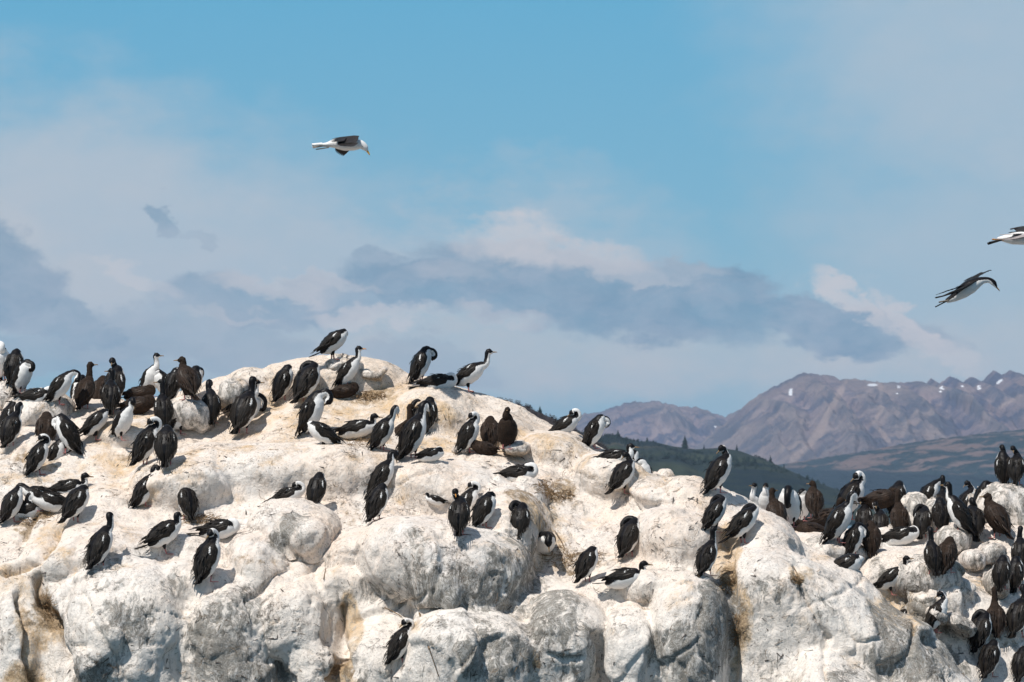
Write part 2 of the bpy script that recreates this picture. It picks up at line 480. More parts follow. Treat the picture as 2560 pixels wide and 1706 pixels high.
# bulging masses: photo spot, depth, half widths in photo px, half depth in metres, roll degrees, squareness
LOBES = [
    # lower wall, left to right
    (60, 1690, 39.2, 70, 230, .8, 4, 2.6), (180, 1600, 39.25, 60, 170, .7, -8, 2.6), (330, 1640, 39.1, 175, 235, 1.0, 0, 2.8), (300, 1480, 39.35, 150, 90, .85, 10, 2.4),
    (570, 1660, 39.15, 130, 220, .95, 4, 2.7), (500, 1480, 39.4, 130, 80, .9, -8, 2.5),
    (722, 1350, 39.95, 110, 112, .80, 0, 2.1), (650, 1440, 39.5, 80, 110, .75, 14, 2.3), (782, 1345, 39.7, 56, 66, .62, -18, 2.6),
    (740, 1560, 39.2, 110, 120, .85, 12, 2.5), (860, 1490, 39.3, 75, 80, .6, -10, 2.8), (930, 1480, 39.25, 60, 70, .5, 12, 3.2), (790, 1690, 39.0, 70, 110, .7, 0, 2.5),
    (1110, 1425, 39.6, 228, 124, 1.3, -9, 2.8), (1240, 1370, 39.95, 108, 165, .95, -28, 2.3), (980, 1380, 39.7, 150, 80, .95, 18, 2.2), (880, 1400, 39.65, 90, 70, .75, 25, 2.3),
    (950, 1670, 38.85, 95, 105, .6, -4, 3.0), (1180, 1670, 38.7, 180, 160, .85, -7, 2.6), (1095, 1570, 38.85, 62, 62, .6, 5, 2.4),
    (1400, 1650, 39.0, 108, 170, .85, -12, 3.0), (1330, 1540, 39.15, 80, 55, .55, -4, 3.0),
    (1580, 1700, 39.0, 85, 200, .9, 0, 2.7), (1715, 1650, 39.05, 108, 225, 1.0, 2, 2.5), (1650, 1470, 39.55, 140, 62, 1.0, -5, 2.3), (1540, 1480, 39.6, 100, 50, .8, 0, 2.3),
    # shelves
    (760, 1215, 41.55, 370, 112, 1.5, -2, 3.0), (1120, 1250, 41.5, 210, 100, 1.6, -8, 2.8), (480, 1220, 41.0, 170, 90, 1.2, 5, 2.4), (250, 1400, 40.2, 230, 90, 1.3, 4, 2.4), (480, 1400, 40.2, 150, 90, 1.2, -4, 2.4),
    # right slope
    (2057, 1655, 40.05, 385, 190, 1.45, -34.7, 3.6), (1960, 1640, 39.6, 115, 230, 1.0, -8, 3.2), (1890, 1400, 40.35, 100, 120, 1.2, -24, 2.6), (2240, 1640, 39.8, 60, 110, .75, -30, 3.6),
    (1818, 1540, 40.25, 70, 260, .85, 0, 3.2),
    # upper knoll
    (820, 960, 42.9, 200, 68, .85, 0, 2.4), (640, 985, 42.9, 75, 66, .7, 0, 2.6), (900, 935, 43.0, 80, 38, .6, -8, 2.8),
    (1100, 1060, 42.5, 150, 92, 1.05, -12, 2.3), (1260, 1100, 42.2, 110, 78, .95, -18, 2.3), (1050, 985, 42.9, 70, 40, .6, 0, 2.2),
    (1390, 1150, 41.8, 120, 76, 1.0, -18, 2.3), (1520, 1210, 41.3, 110, 72, 1.0, -15, 2.3), (1640, 1260, 41.0, 90, 58, .9, -10, 2.4), (1740, 1290, 40.85, 120, 80, 1.0, -18, 2.4), (1690, 1370, 40.1, 130, 90, 1.0, -6, 2.4),
    (1830, 1330, 40.7, 100, 80, .8, -32, 2.3), (1960, 1400, 40.6, 110, 60, .8, -26, 2.3),
    (340, 1100, 41.7, 130, 50, .8, 0, 2.2), (90, 1140, 41.6, 110, 55, .8, 0, 2.2),
    (2230, 1450, 42.5, 120, 80, .9, 10, 2.4), (2330, 1520, 42.2, 90, 90, .8, 0, 2.4), (2430, 1590, 42.0, 60, 70, .6, 0, 2.4), (2090, 1400, 42.6, 80, 40, .5, 0, 2.2), (2050, 1375, 42.5, 95, 28, .6, -4, 2.6),
]
ico_u, ico_v = 26, 14
th = np.linspace(0, 2 * np.pi, ico_u, endpoint=False); ph = np.linspace(0.02, np.pi - 0.02, ico_v)
for (px, py, Y, rx, rz, ry, roll, sq) in LOBES:
    c = np.array(at(px, py, Y)); k = Y / 10000.0
    p = 2.0 / sq
    S = lambda w: np.sign(np.sin(w)) * np.abs(np.sin(w)) ** p
    Cc = lambda w: np.sign(np.cos(w)) * np.abs(np.cos(w)) ** p
    T, Ph = np.meshgrid(th, ph)
    x = rx * k * Cc(T) * S(Ph); y = ry * S(T) * S(Ph); z = rz * k * Cc(Ph)
    a = rad(roll); ca, sa = math.cos(a), math.sin(a)
    V = np.stack([c[0] + x * ca - z * sa, c[1] + y, c[2] + x * sa + z * ca], -1).reshape(-1, 3)
    Fq = grid_faces(ico_v, ico_u, wrap=True) + vcount
    verts.append(V); faces.append(Fq[:, ::-1])
    t0 = vcount; vcount += len(V)
    verts.append(np.array([V[:ico_u].mean(0), V[-ico_u:].mean(0)]))
    capf = [(t0 + (i + 1) % ico_u, t0 + i, vcount, vcount) for i in range(ico_u)] + [(t0 + (ico_v - 1) * ico_u + i, t0 + (ico_v - 1) * ico_u + (i + 1) % ico_u, vcount + 1, vcount + 1) for i in range(ico_u)]
    vcount += 2
    faces.append(np.array(capf))
Vall = np.concatenate(verts)
Fall = [tuple(f) if f[2] != f[3] else tuple(f[:3]) for f in np.concatenate(faces).tolist()]
src = mesh_obj('rocky_islet', Vall, Fall, None)
md = src.modifiers.new('remesh', 'REMESH'); md.mode = 'VOXEL'; md.voxel_size = VOX
md2 = src.modifiers.new('smooth', 'SMOOTH'); md2.iterations = int(26 * (0.03 / VOX) ** 2); md2.factor = 0.5
dg = bpy.context.evaluated_depsgraph_get()
me = bpy.data.meshes.new_from_object(src.evaluated_get(dg))
bpy.data.objects.remove(src)
N = len(me.vertices)
co = np.empty(N * 3, np.float32); me.vertices.foreach_get('co', co); co = co.reshape(-1, 3).astype(float)
fc = np.empty(len(me.polygons) * 4, np.int32); me.loops.foreach_get('vertex_index', fc); fc = fc.reshape(-1, 4)
bpy.data.meshes.remove(me)
# leave out the underside and the hidden back
keepv = (co[:, 2] > -2.75) & (co[:, 1] < 45.6) & (np.abs(co[:, 0]) < 7.0)
kf = keepv[fc].all(1); fc = fc[kf]
used = np.unique(fc); remap = np.full(N, -1); remap[used] = np.arange(len(used)); fc = remap[fc]; co = co[used]; N = len(co)


def normals(co, fc):
    a, b2, c, d = (co[fc[:, i]] for i in range(4))
    fn = np.cross(c - a, d - b2)
    nn = np.zeros_like(co)
    for i in range(4):
        for k in range(3):
            nn[:, k] += np.bincount(fc[:, i], fn[:, k], minlength=len(co))
    return nn / (np.linalg.norm(nn, axis=1)[:, None] + 1e-12)


def smooth_scalar(fc, s, it):
    cnt = np.bincount(fc.ravel(), minlength=len(s)).astype(float)
    for _ in range(it):
        fm = s[fc].mean(1)
        s = sum(np.bincount(fc[:, i], fm, minlength=len(s)) for i in range(4)) / np.maximum(cnt, 1)
    return s


def to_px(co):
    cp, sp = math.cos(PITCH), math.sin(PITCH)
    f = co[:, 1] * cp + co[:, 2] * sp; u = -co[:, 1] * sp + co[:, 2] * cp
    return 1280 + 10000 * co[:, 0] / f, 853 - 10000 * u / f


def ell(px, py, blobs):
    """Soft stain areas given as (px, py, rx, ry, tilt, weight)."""
    o = np.zeros(len(px))
    for (cx, cy, rx, ry, tl, wt) in blobs:
        a = rad(tl); dx, dy = px - cx, -(py - cy)
        q = np.hypot((dx * math.cos(a) + dy * math.sin(a)) / rx, (-dx * math.sin(a) + dy * math.cos(a)) / ry)
        o = np.maximum(o, wt * (1 - smoothstep(0.55, 1.25, q)))
    return o


def polydist(px, py, pts):
    d = np.full(len(px), 1e9)
    for (x0, y0), (x1, y1) in zip(pts[:-1], pts[1:]):
        vx, vy = x1 - x0, y1 - y0
        t = np.clip(((px - x0) * vx + (py - y0) * vy) / (vx * vx + vy * vy), 0, 1)
        d = np.minimum(d, np.hypot(px - x0 - t * vx, py - y0 - t * vy))
    return d


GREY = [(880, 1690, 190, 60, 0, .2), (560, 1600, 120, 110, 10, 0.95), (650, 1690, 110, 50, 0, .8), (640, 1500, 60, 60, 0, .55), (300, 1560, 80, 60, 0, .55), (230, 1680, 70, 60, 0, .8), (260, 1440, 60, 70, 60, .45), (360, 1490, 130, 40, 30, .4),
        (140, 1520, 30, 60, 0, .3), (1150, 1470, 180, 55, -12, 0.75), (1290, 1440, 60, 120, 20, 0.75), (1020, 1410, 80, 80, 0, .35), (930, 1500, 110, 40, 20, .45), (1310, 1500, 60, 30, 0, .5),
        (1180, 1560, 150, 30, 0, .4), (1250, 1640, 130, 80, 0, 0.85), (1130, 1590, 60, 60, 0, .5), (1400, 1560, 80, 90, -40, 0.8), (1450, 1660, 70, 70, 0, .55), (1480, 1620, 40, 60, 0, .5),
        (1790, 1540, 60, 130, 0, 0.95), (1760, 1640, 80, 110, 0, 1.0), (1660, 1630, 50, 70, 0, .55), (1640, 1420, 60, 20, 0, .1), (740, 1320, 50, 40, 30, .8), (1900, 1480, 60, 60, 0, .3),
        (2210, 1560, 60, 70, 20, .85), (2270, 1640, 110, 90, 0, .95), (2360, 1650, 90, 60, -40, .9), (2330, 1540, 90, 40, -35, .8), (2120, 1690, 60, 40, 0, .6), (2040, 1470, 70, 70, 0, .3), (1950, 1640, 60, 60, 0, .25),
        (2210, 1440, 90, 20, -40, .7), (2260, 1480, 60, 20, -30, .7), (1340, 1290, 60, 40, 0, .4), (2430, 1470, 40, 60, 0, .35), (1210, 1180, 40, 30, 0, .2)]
OCHRE = [(900, 1010, 240, 40, 0, .55), (1060, 1040, 120, 60, -20, .6), (1180, 1090, 110, 45, -15, .5), (620, 1020, 120, 30, 0, .35), (640, 1150, 90, 40, 0, .35), (1400, 1110, 90, 30, -10, .45),
         (90, 1200, 90, 60, 30, .35), (130, 1330, 40, 110, 20, .5), (60, 1450, 70, 60, 0, .5), (80, 1560, 60, 90, 0, .85), (60, 1680, 80, 60, 0, .95), (1815, 1420, 36, 110, 0, .95), (1850, 1560, 26, 110, 0, .75),
         (1360, 1290, 50, 70, 0, .65), (1390, 1340, 40, 60, 0, .6), (860, 1600, 22, 120, -10, .85), (870, 1690, 60, 25, 0, .7), (1010, 1560, 50, 40, 0, .55), (850, 1460, 16, 50, 10, .5), (1240, 1100, 140, 40, 0, .4),
         (2240, 1520, 90, 60, 0, .8), (2100, 1380, 60, 40, 0, .2), (2480, 1430, 110, 70, 0, .35), (330, 1060, 140, 40, 0, .4), (1000, 1230, 70, 22, 0, .4), (1990, 1430, 30, 30, 0, .6), (1450, 1390, 110, 60, 0, .3), (720, 1395, 60, 16, -40, .4), (1000, 1200, 60, 20, 0, .4),
         (250, 1180, 330, 90, 0, .38), (1500, 1180, 300, 50, -15, .35), (900, 1060, 500, 90, -6, .38), (1350, 1330, 120, 120, 0, .35), (1700, 1480, 60, 60, 0, .2), (1860, 1290, 80, 30, -30, .15)]
DIRT = [(1400, 1230, 40, 22, -20, .8), (1370, 1245, 40, 24, 0, .5), (1820, 1450, 22, 30, 0, .9), (1850, 1570, 20, 60, 0, .8), (115, 1520, 26, 60, 0, .8), (70, 1540, 26, 50, 0, .7), (60, 1690, 70, 40, 0, .8), (1430, 1395, 80, 35, 0, .55),
        (930, 990, 70, 14, 0, .7), (840, 1100, 70, 16, 0, .6), (60, 1310, 30, 30, 30, .6), (100, 1275, 30, 18, 0, .8), (480, 1300, 60, 12, 0, .5), (1985, 1450, 26, 18, 0, .7), (1310, 1235, 40, 26, 0, .7), (860, 1670, 26, 20, 0, .8),
        (330, 1150, 60, 14, 0, .5), (90, 1160, 80, 30, 0, .5), (1345, 1655, 14, 40, 0, .8), (1400, 1250, 60, 40, 0, .3), (2480, 1600, 60, 60, 0, .4), (630, 1405, 50, 14, 0, .5), (880, 1300, 30, 30, 0, .4)]
CLEFTS = [([(60, 1350), (90, 1290), (75, 1240)], 7, .05), ([(30, 1430), (95, 1400), (150, 1330)], 10, .10), ([(100, 1440), (115, 1500), (150, 1600), (175, 1700)], 12, .22), ([(60, 1480), (75, 1560), (60, 1640), (90, 1706)], 11, .16),
          ([(1820, 1370), (1822, 1440), (1835, 1520), (1845, 1640), (1840, 1720)], 14, .09), ([(1980, 1420), (2005, 1490), (2040, 1550), (2068, 1590)], 4, .07), ([(2068, 1590), (2060, 1640), (2075, 1700)], 4, .04),
          ([(2280, 1560), (2270, 1620), (2250, 1650)], 4, .05), ([(790, 1410), (770, 1440), (730, 1450), (690, 1460)], 5, .05), ([(860, 1530), (860, 1600), (862, 1640), (830, 1700)], 8, .14), ([(1500, 1600), (1505, 1660), (1520, 1720)], 8, .14),
          ([(890, 1560), (980, 1530), (1010, 1500), (1060, 1475)], 6, .06), ([(210, 1480), (230, 1560), (290, 1640), (300, 1700)], 5, .05), ([(1385, 1640), (1420, 1655), (1460, 1650)], 6, .06), ([(1410, 1310), (1470, 1390), (1420, 1420)], 3, .03),
          ([(1690, 1660), (1760, 1600), (1790, 1700)], 5, .04), ([(640, 1560), (620, 1500), (700, 1440)], 5, .05), ([(2000, 1530), (2110, 1480), (2160, 1440)], 3, .02), ([(1990, 1700), (2000, 1600), (1930, 1500)], 3, .02)]


def finish_rock(name, co, fc, mat, amp=1.0, paint=True):
    """Break the smooth masses up with facets, ledges and grain and paint the stains that stay with the stone."""
    nn = normals(co, fc)
    px, py = to_px(co)
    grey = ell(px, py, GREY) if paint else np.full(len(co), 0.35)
    steep = smoothstep(0.75, 0.2, nn[:, 2])
    wv = lambda a, k, o: a * np.stack([fbm(co * k + o, o2) for o, o2 in ((o, 3), (o + 33, 3), (o + 66, 3))], -1)
    warp = wv(0.15, 0.8, 7.0) * np.array([.7, 1, .7]) + wv(0.03, 2.3, 91.0)
    co = co + warp * (0.35 + 0.65 * smoothstep(1.3, 0.3, co[:, 2]))[:, None]
    nn = normals(co, fc)
    # facets: every cell of a jittered grid has a plane of its own
    Pw = co + 0.25 * np.stack([fbm(co * 0.9 + 5, 3), fbm(co * 0.9 + 25, 3), fbm(co * 0.9 + 45, 3)], -1)
    disp = np.zeros(len(co)); crease = np.zeros(len(co))
    for sc, am, zz in ((0.62, 0.13, 0.6), (1.9, 0.085, 0.8), (4.6, 0.034, 0.9)):
        Q2 = Pw * np.array([sc, sc, sc * zz]) + sc * 3.1
        d1, d2, cid, off = worley(Q2)
        tilt = (off * GR[(cid * 7 + 13) & 255]).sum(1) + 0.35 * GR[(cid * 3 + 5) & 255][:, 0]
        edge = smoothstep(0.0, 0.06, d2 - d1)
        mask = 0.25 + 0.75 * np.clip(steep * (0.25 + grey) + 0.15 * steep, 0, 1) * smoothstep(-.35, .25, perlin(co * .7 + 31))
        disp += am * (tilt * edge) * mask
        cr = (1 - smoothstep(0.0, 0.05, d2 - d1)) * smoothstep(-0.1, 0.3, perlin(co * 1.1 + sc))
        disp -= am * 0.22 * cr * mask
        crease = np.maximum(crease, cr * (0.9 if sc < 2 else 0.55 if sc < 4 else 0.2))
    for sc, dep, wd in ((1.0, .028, .020), (2.6, .012, .024)):
        cn = perlin(Pw * np.array([sc, sc, sc * .6]) + 0.4 * sc * fbm(co * 3.1, 2)[:, None] + 61 * sc)
        ln = np.exp(-(cn / wd) ** 2) * smoothstep(-.05, .3, perlin(co * .9 + 7 * sc))
        disp -= dep * ln
        crease = np.maximum(crease, ln * (.8 if sc < 2 else .45))
    disp += 0.06 * fbm(co * np.array([.8, .8, .6]) + 3, 3, 0.45)
    rg = fbm(co * np.array([2.6, 2.6, 1.6]), 4, 0.5, ridged=True)
    disp += 0.016 * rg * (0.5 + steep) + 0.010 * fbm(co * 9, 3, 0.6)
    cl = np.zeros(len(co))
    if paint:
        front = co[:, 1] < 41.4
        wob = 6 * perlin(co * 4.0) + 3 * perlin(co * 11.0)
        for pts, wd, dep in CLEFTS:
            d = polydist(px, py, pts) + wob * min(1.0, wd / 6.0)
            g = np.exp(-(np.maximum(d, 0) / wd) ** 2) * front
            disp -= dep * g; cl = np.maximum(cl, g)
    co2 = co + nn * (disp * amp)[:, None]
    n2 = normals(co2, fc)
    # hollows: where the surface lies below its own smoothed self
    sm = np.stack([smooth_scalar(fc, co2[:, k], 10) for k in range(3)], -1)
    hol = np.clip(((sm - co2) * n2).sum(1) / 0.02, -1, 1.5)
    o = np_obj(name, co2, fc, mat)
    px2, py2 = px, py
    wobx = 40 * perlin(co * 1.5 + 9); woby = 40 * perlin(co * 1.5 + 19)
    ochre = ell(px + wobx, py + woby, OCHRE) if paint else np.full(len(co), .2)
    dirt = ell(px + wobx * .4, py + woby * .4, DIRT) if paint else np.zeros(len(co))
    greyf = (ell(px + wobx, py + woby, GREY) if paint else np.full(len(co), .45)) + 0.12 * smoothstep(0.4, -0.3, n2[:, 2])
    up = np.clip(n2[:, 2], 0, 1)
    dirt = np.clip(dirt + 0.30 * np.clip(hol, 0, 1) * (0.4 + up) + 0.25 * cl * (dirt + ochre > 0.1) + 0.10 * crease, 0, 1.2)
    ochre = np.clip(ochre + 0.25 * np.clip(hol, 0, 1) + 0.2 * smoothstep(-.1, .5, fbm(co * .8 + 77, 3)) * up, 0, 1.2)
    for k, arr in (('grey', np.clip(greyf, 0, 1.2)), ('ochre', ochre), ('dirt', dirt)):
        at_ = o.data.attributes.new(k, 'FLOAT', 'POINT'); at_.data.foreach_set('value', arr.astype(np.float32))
    return o, co2


islet, rock_co = finish_rock('rocky_islet', co, fc, ROCK)
tag(islet, 'pale guano covered rocky islet with grey bare patches and ochre hollows', kind='structure')
print('ROCK verts', len(rock_co))
TREE_V = [rock_co.tolist()]; 
rock_bvh = BVHTree.FromPolygons(rock_co.tolist(), fc.tolist(), all_triangles=False)
BVHS = [rock_bvh]


def hit(px, py):
    d = ray(px, py); best = None
    for b in BVHS:
        loc, no, i, dist = b.ray_cast(Vector((0, 0, 0)), d)
        if loc is not None and (best is None or dist < best[0]):
            best = (dist, loc, no)
    return best


def spot(px, py):
    """Nearest rock surface seen at or just below a spot of the photograph."""
    for k in range(0, 120, 2):
        h = hit(px, py + k)
        if h is not None:
            return h[1], h[2], k
    return at(px, py, 42.0), Vector((0, 0, 1)), 999

# ---------------------------------------------------------------- loose boulders and stones on the islet
GREYROCK = ROCK
BOULD = [
    (2505, 1300, 44.2, 98, 97, .75, 0, 2.5, 'big grey streaked boulder on the right skyline carrying two cormorants'),
    (2290, 1300, 43.9, 42, 66, .45, 5, 2.5, 'tall pale boulder on the right skyline behind the cormorant cluster'),
    (2328, 1300, 43.7, 26, 54, .35, 0, 2.4, 'narrow pale boulder leaning on the tall one, right skyline'),
    (2382, 1352, 43.1, 42, 34, .35, 0, 2.3, 'rounded tan stone in the middle of the right bird cluster'),
    (2430, 1402, 42.7, 34, 28, .3, 0, 2.6, 'mossy grey stone right of the drooping dark brown bird'),
    (2480, 1385, 42.8, 34, 26, .3, 10, 3.0, 'angular brownish stone among the rubble of the right ledge'),
    (2300, 1448, 42.0, 95, 60, .55, 4, 2.4, 'broad tan boulder under the stretched neck cormorant'),
    (2490, 1460, 42.2, 30, 40, .3, 0, 2.6, 'small upright grey stone left of the oval backed pair'),
    (1312, 1258, 40.45, 66, 54, .55, -14, 2.3, 'smooth white boulder jutting out over the cormorant lying towards the camera'),
    (1664, 1200, 40.95, 25, 27, .22, 0, 2.1, 'small knobbly rock horn on the ridge, ochre below'),
    (1632, 1200, 41.0, 20, 18, .2, 0, 2.4, 'low lump of rock left of the knobbly horn'),
    (22, 1000, 42.2, 42, 52, .45, 0, 2.3, 'round speckled boulder at the left edge of the skyline'),
    (104, 1052, 41.95, 84, 66, .6, -4, 2.3, 'long speckled boulder below the left skyline birds'),
    (470, 1040, 41.7, 62, 50, .45, 0, 2.4, 'grey veined boulder behind the small lone black cormorant'),
    (585, 985, 42.0, 40, 40, .4, 0, 2.8, 'blocky stone at the left foot of the crest knoll'),
    (1290, 1122, 41.0, 34, 17, .25, 0, 2.4, 'small flat stone on the rim right of the brown juveniles'),
    (1155, 1128, 41.2, 24, 13, .2, 0, 2.4, 'little pinkish stone at the feet of the white looped cormorant'),
    (860, 920, 42.4, 50, 24, .3, -6, 3.2, 'flat cracked slab on the summit right of the standing cormorant'),
    (930, 940, 42.3, 30, 12, .2, -8, 3.4, 'ochre bedded slab just right of the summit'),
    (955, 932, 42.2, 8, 16, .08, -38, 4.0, 'dark splinter of stone standing on end right of the summit'),
    (2075, 1378, 42.3, 88, 34, .5, -8, 2.4, 'smooth slab under the white fronted cormorant with red feet'),
    (1900, 1345, 42.6, 60, 26, .4, -10, 2.4, 'pale low slab at the foot of the left ledge birds'),
    (2395, 1560, 41.3, 42, 22, .3, -30, 2.4, 'brown knuckle shaped stone behind the lower front ridge'),
    (2345, 1540, 41.2, 30, 16, .25, -30, 2.6, 'grey knuckle stone left of the brown one on the lower ridge'),
]


def boulder(px, py, Y, rx, rz, ry, roll, sq, label, name='boulder', seed=0):
    c = np.array(at(px, py, Y)); k = Y / 10000.0; p = 2.0 / sq
    nu = 72 if rx > 40 else 48; nv_ = nu // 2
    T, Ph = np.meshgrid(np.linspace(0, 2 * np.pi, nu, endpoint=False), np.linspace(0.03, np.pi - 0.03, nv_))
    S = lambda w: np.sign(np.sin(w)) * np.abs(np.sin(w)) ** p
    Cc = lambda w: np.sign(np.cos(w)) * np.abs(np.cos(w)) ** p
    x = rx * k * Cc(T) * S(Ph); y = ry * S(T) * S(Ph); z = rz * k * Cc(Ph)
    a = rad(roll)
    V = np.stack([x * math.cos(a) - z * math.sin(a), y, x * math.sin(a) + z * math.cos(a)], -1).reshape(-1, 3)
    F = grid_faces(nv_, nu, wrap=True)[:, ::-1]
    r = rx * k
    dirn = V / (np.linalg.norm(V, axis=1)[:, None] + 1e-9)
    W_ = V + c
    q = W_ * (1.1 / max(r, .12)) * .5
    d1, d2, cid, off = worley(q + seed)
    tilt = (off * GR[(cid * 7 + 13) & 255]).sum(1)
    disp = r * .38 * tilt * smoothstep(0, .12, d2 - d1) + r * .12 * fbm(q * 2.2 + seed, 4) + 0.010 * fbm(W_ * 12, 3)
    V = V + dirn * disp[:, None]
    top = V[:nu].mean(0); bot = V[-nu:].mean(0); n0 = len(V)
    V = np.vstack([V, top, bot])
    faces = [tuple(f) for f in F.tolist()] + [((i + 1) % nu, i, n0) for i in range(nu)] + [((nv_ - 1) * nu + i, (nv_ - 1) * nu + (i + 1) % nu, n0 + 1) for i in range(nu)]
    Wp = V + c
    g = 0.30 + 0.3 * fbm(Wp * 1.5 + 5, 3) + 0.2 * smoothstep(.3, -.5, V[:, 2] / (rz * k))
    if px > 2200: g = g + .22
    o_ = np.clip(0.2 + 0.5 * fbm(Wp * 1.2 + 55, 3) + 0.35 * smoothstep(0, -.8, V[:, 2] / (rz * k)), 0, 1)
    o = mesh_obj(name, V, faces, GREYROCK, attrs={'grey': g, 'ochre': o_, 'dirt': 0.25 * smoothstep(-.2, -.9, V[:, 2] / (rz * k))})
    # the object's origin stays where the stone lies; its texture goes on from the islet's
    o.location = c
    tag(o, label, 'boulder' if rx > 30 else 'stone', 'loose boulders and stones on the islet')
    BVHS.append(BVHTree.FromPolygons([tuple(v) for v in Wp.tolist()], faces))
    return o


for i, b_ in enumerate(BOULD):
    boulder(*b_, name='boulder' if b_[3] > 30 else 'stone', seed=i * 3.1)

# ---------------------------------------------------------------- sea, mountains, wooded hills
wm, wt, wb = new_mat('sea_water', 0.12, 0.5)
wt.put(wb, 'Base Color', c4(0.012, 0.035, 0.05))
wp = wt.new('ShaderNodeTexCoord').outputs['Object']
wt.put(wb, 'Normal', wt.bump(wt.noise(wp, 0.6, 5, 0.6), 0.6, 0.4))
xs = np.concatenate([-np.geomspace(5500, 8, 24), np.geomspace(8, 5500, 24)]); ys = np.concatenate([[-150, -40, 0], np.geomspace(12, 13800, 40)])
WX, WY = np.meshgrid(xs, ys)
water = np_obj('water', np.stack([WX, WY, np.full_like(WX, -2.2)], -1).reshape(-1, 3), grid_faces(len(ys), len(xs)), wm)
tag(water, 'dark blue channel water round the islet', kind='structure')


def hill_attr(o, name, arr):
    a = o.data.attributes.new(name, 'FLOAT', 'POINT'); a.data.foreach_set('value', np.asarray(arr, np.float32))


def hill(name, sky_pts, Y, mat, rough=0.06, front=0.35, gul=0.5, step=5, rows=70, seed=0, shape=1.0, label=None, jag=0.0):
    """A ridge whose crest follows the skyline, with a gullied slope in front and a plain slope behind."""
    P = np.array(sky_pts, float)
    px = np.arange(P[0, 0], P[-1, 0] + step, step)
    py = np.interp(px, P[:, 0], P[:, 1])
    k = Y / 10000.0
    X0 = (px - 1280) * k; Z0 = (1300 - py) * k * 1.0
    if jag:
        Z0 = Z0 + jag * k * fbm(np.stack([px * 0.075, np.full(len(px), 3.3 + seed), np.zeros(len(px))], -1), 3, 0.6)
    t = np.linspace(0, 1, rows)
    zmax = np.maximum(Z0, 1.0)
    out = []; att = []
    rng = seed * 11.7
    for i, tt in enumerate(t):
        Yr = Y * (1 - front * tt)
        base = zmax * (1 - tt) ** shape
        q = np.stack([X0 / (k * 95.0) + 0.8 * fbm(np.stack([X0 / (k * 200.0), np.full(len(px), tt * 2.2), np.full(len(px), rng)], -1), 2), np.full(len(px), tt * 1.1 + rng), np.full(len(px), 1.3)], -1)
        g = fbm(q, 4, 0.55, ridged=True)
        g2 = fbm(np.stack([X0 / (k * 30.0), np.full(len(px), tt * 5.0), np.full(len(px), rng + 4)], -1), 3, 0.6)
        w = np.sin(min(1, tt * 1.3) * np.pi) ** 0.7 if 0 < tt < 0.77 else 0.0
        dz = (gul * g * 0.15 + rough * g2) * zmax * min(1.0, tt * 6)
        out.append(np.stack([X0, np.full(len(px), Yr) - gul * g * zmax * 1.5 * min(1.0, tt * 5), base + dz * (1 - tt) - 3.0 * tt], -1))
        att.append(g)
    back = []
    for tt in (0.3, 1.0):
        back.append(np.stack([X0, np.full(len(px), Y * (1 + 0.12 * tt)), zmax * (1 - tt) - 2.4 * tt], -1))
    V = np.concatenate([np.array(back[::-1]).reshape(-1, 3), np.array(out).reshape(-1, 3)])
    nr = rows + 2
    o = np_obj(name, V, grid_faces(nr, len(px)), mat)
    hill_attr(o, 'gully', np.concatenate([np.zeros(2 * len(px)), np.concatenate(att)]))
    tag(o, label, kind='structure')
    return o, V, px, nr


# bare mountain rock: slate with paler scree chutes and a few snow patches
mm, mt_, mb = new_mat('mountain_rock', 0.95, 0.1)
mp = mt_.new('ShaderNodeTexCoord').outputs['Object']
mn = mt_.noise(mp, 0.004, 8, 0.65)
ms = mt_.noise(mt_.mapping(mp, sc=(1.0, 0.3, 0.28)), 0.010, 7, 0.65, 0.6)
mcol = mt_.mix(mt_.mapr(mn, 0.44, 0.56), c4(0.045, 0.056, 0.098), c4(0.20, 0.155, 0.165))
mcol = mt_.mix(mt_.mapr(ms, 0.50, 0.60, 0, 0.9), mcol, c4(0.27, 0.21, 0.205))
mcol = mt_.mix(mt_.mapr(mt_.attr('gully'), 0.15, 0.75, 0, 0.3), mcol, c4(0.13, 0.13, 0.10))
mcol = mt_.mix(mt_.mapr(mt_.math('ADD', mt_.attr('scree'), mt_.mapr(ms, 0.3, 0.7, -0.45, 0.25)), 0.25, 0.75, 0, 0.6, smooth=True), mcol, c4(0.34, 0.265, 0.23))
mcol = mt_.mix(mt_.mapr(mt_.attr('snow'), 0.45, 0.6), mcol, c4(0.85, 0.87, 0.9))
mt_.put(mb, 'Base Color', mcol)
mt_.put(mb, 'Normal', mt_.bump(mt_.math('ADD', mn, mt_.math('MULTIPLY', ms, 0.8)), 1.0, 60.0))

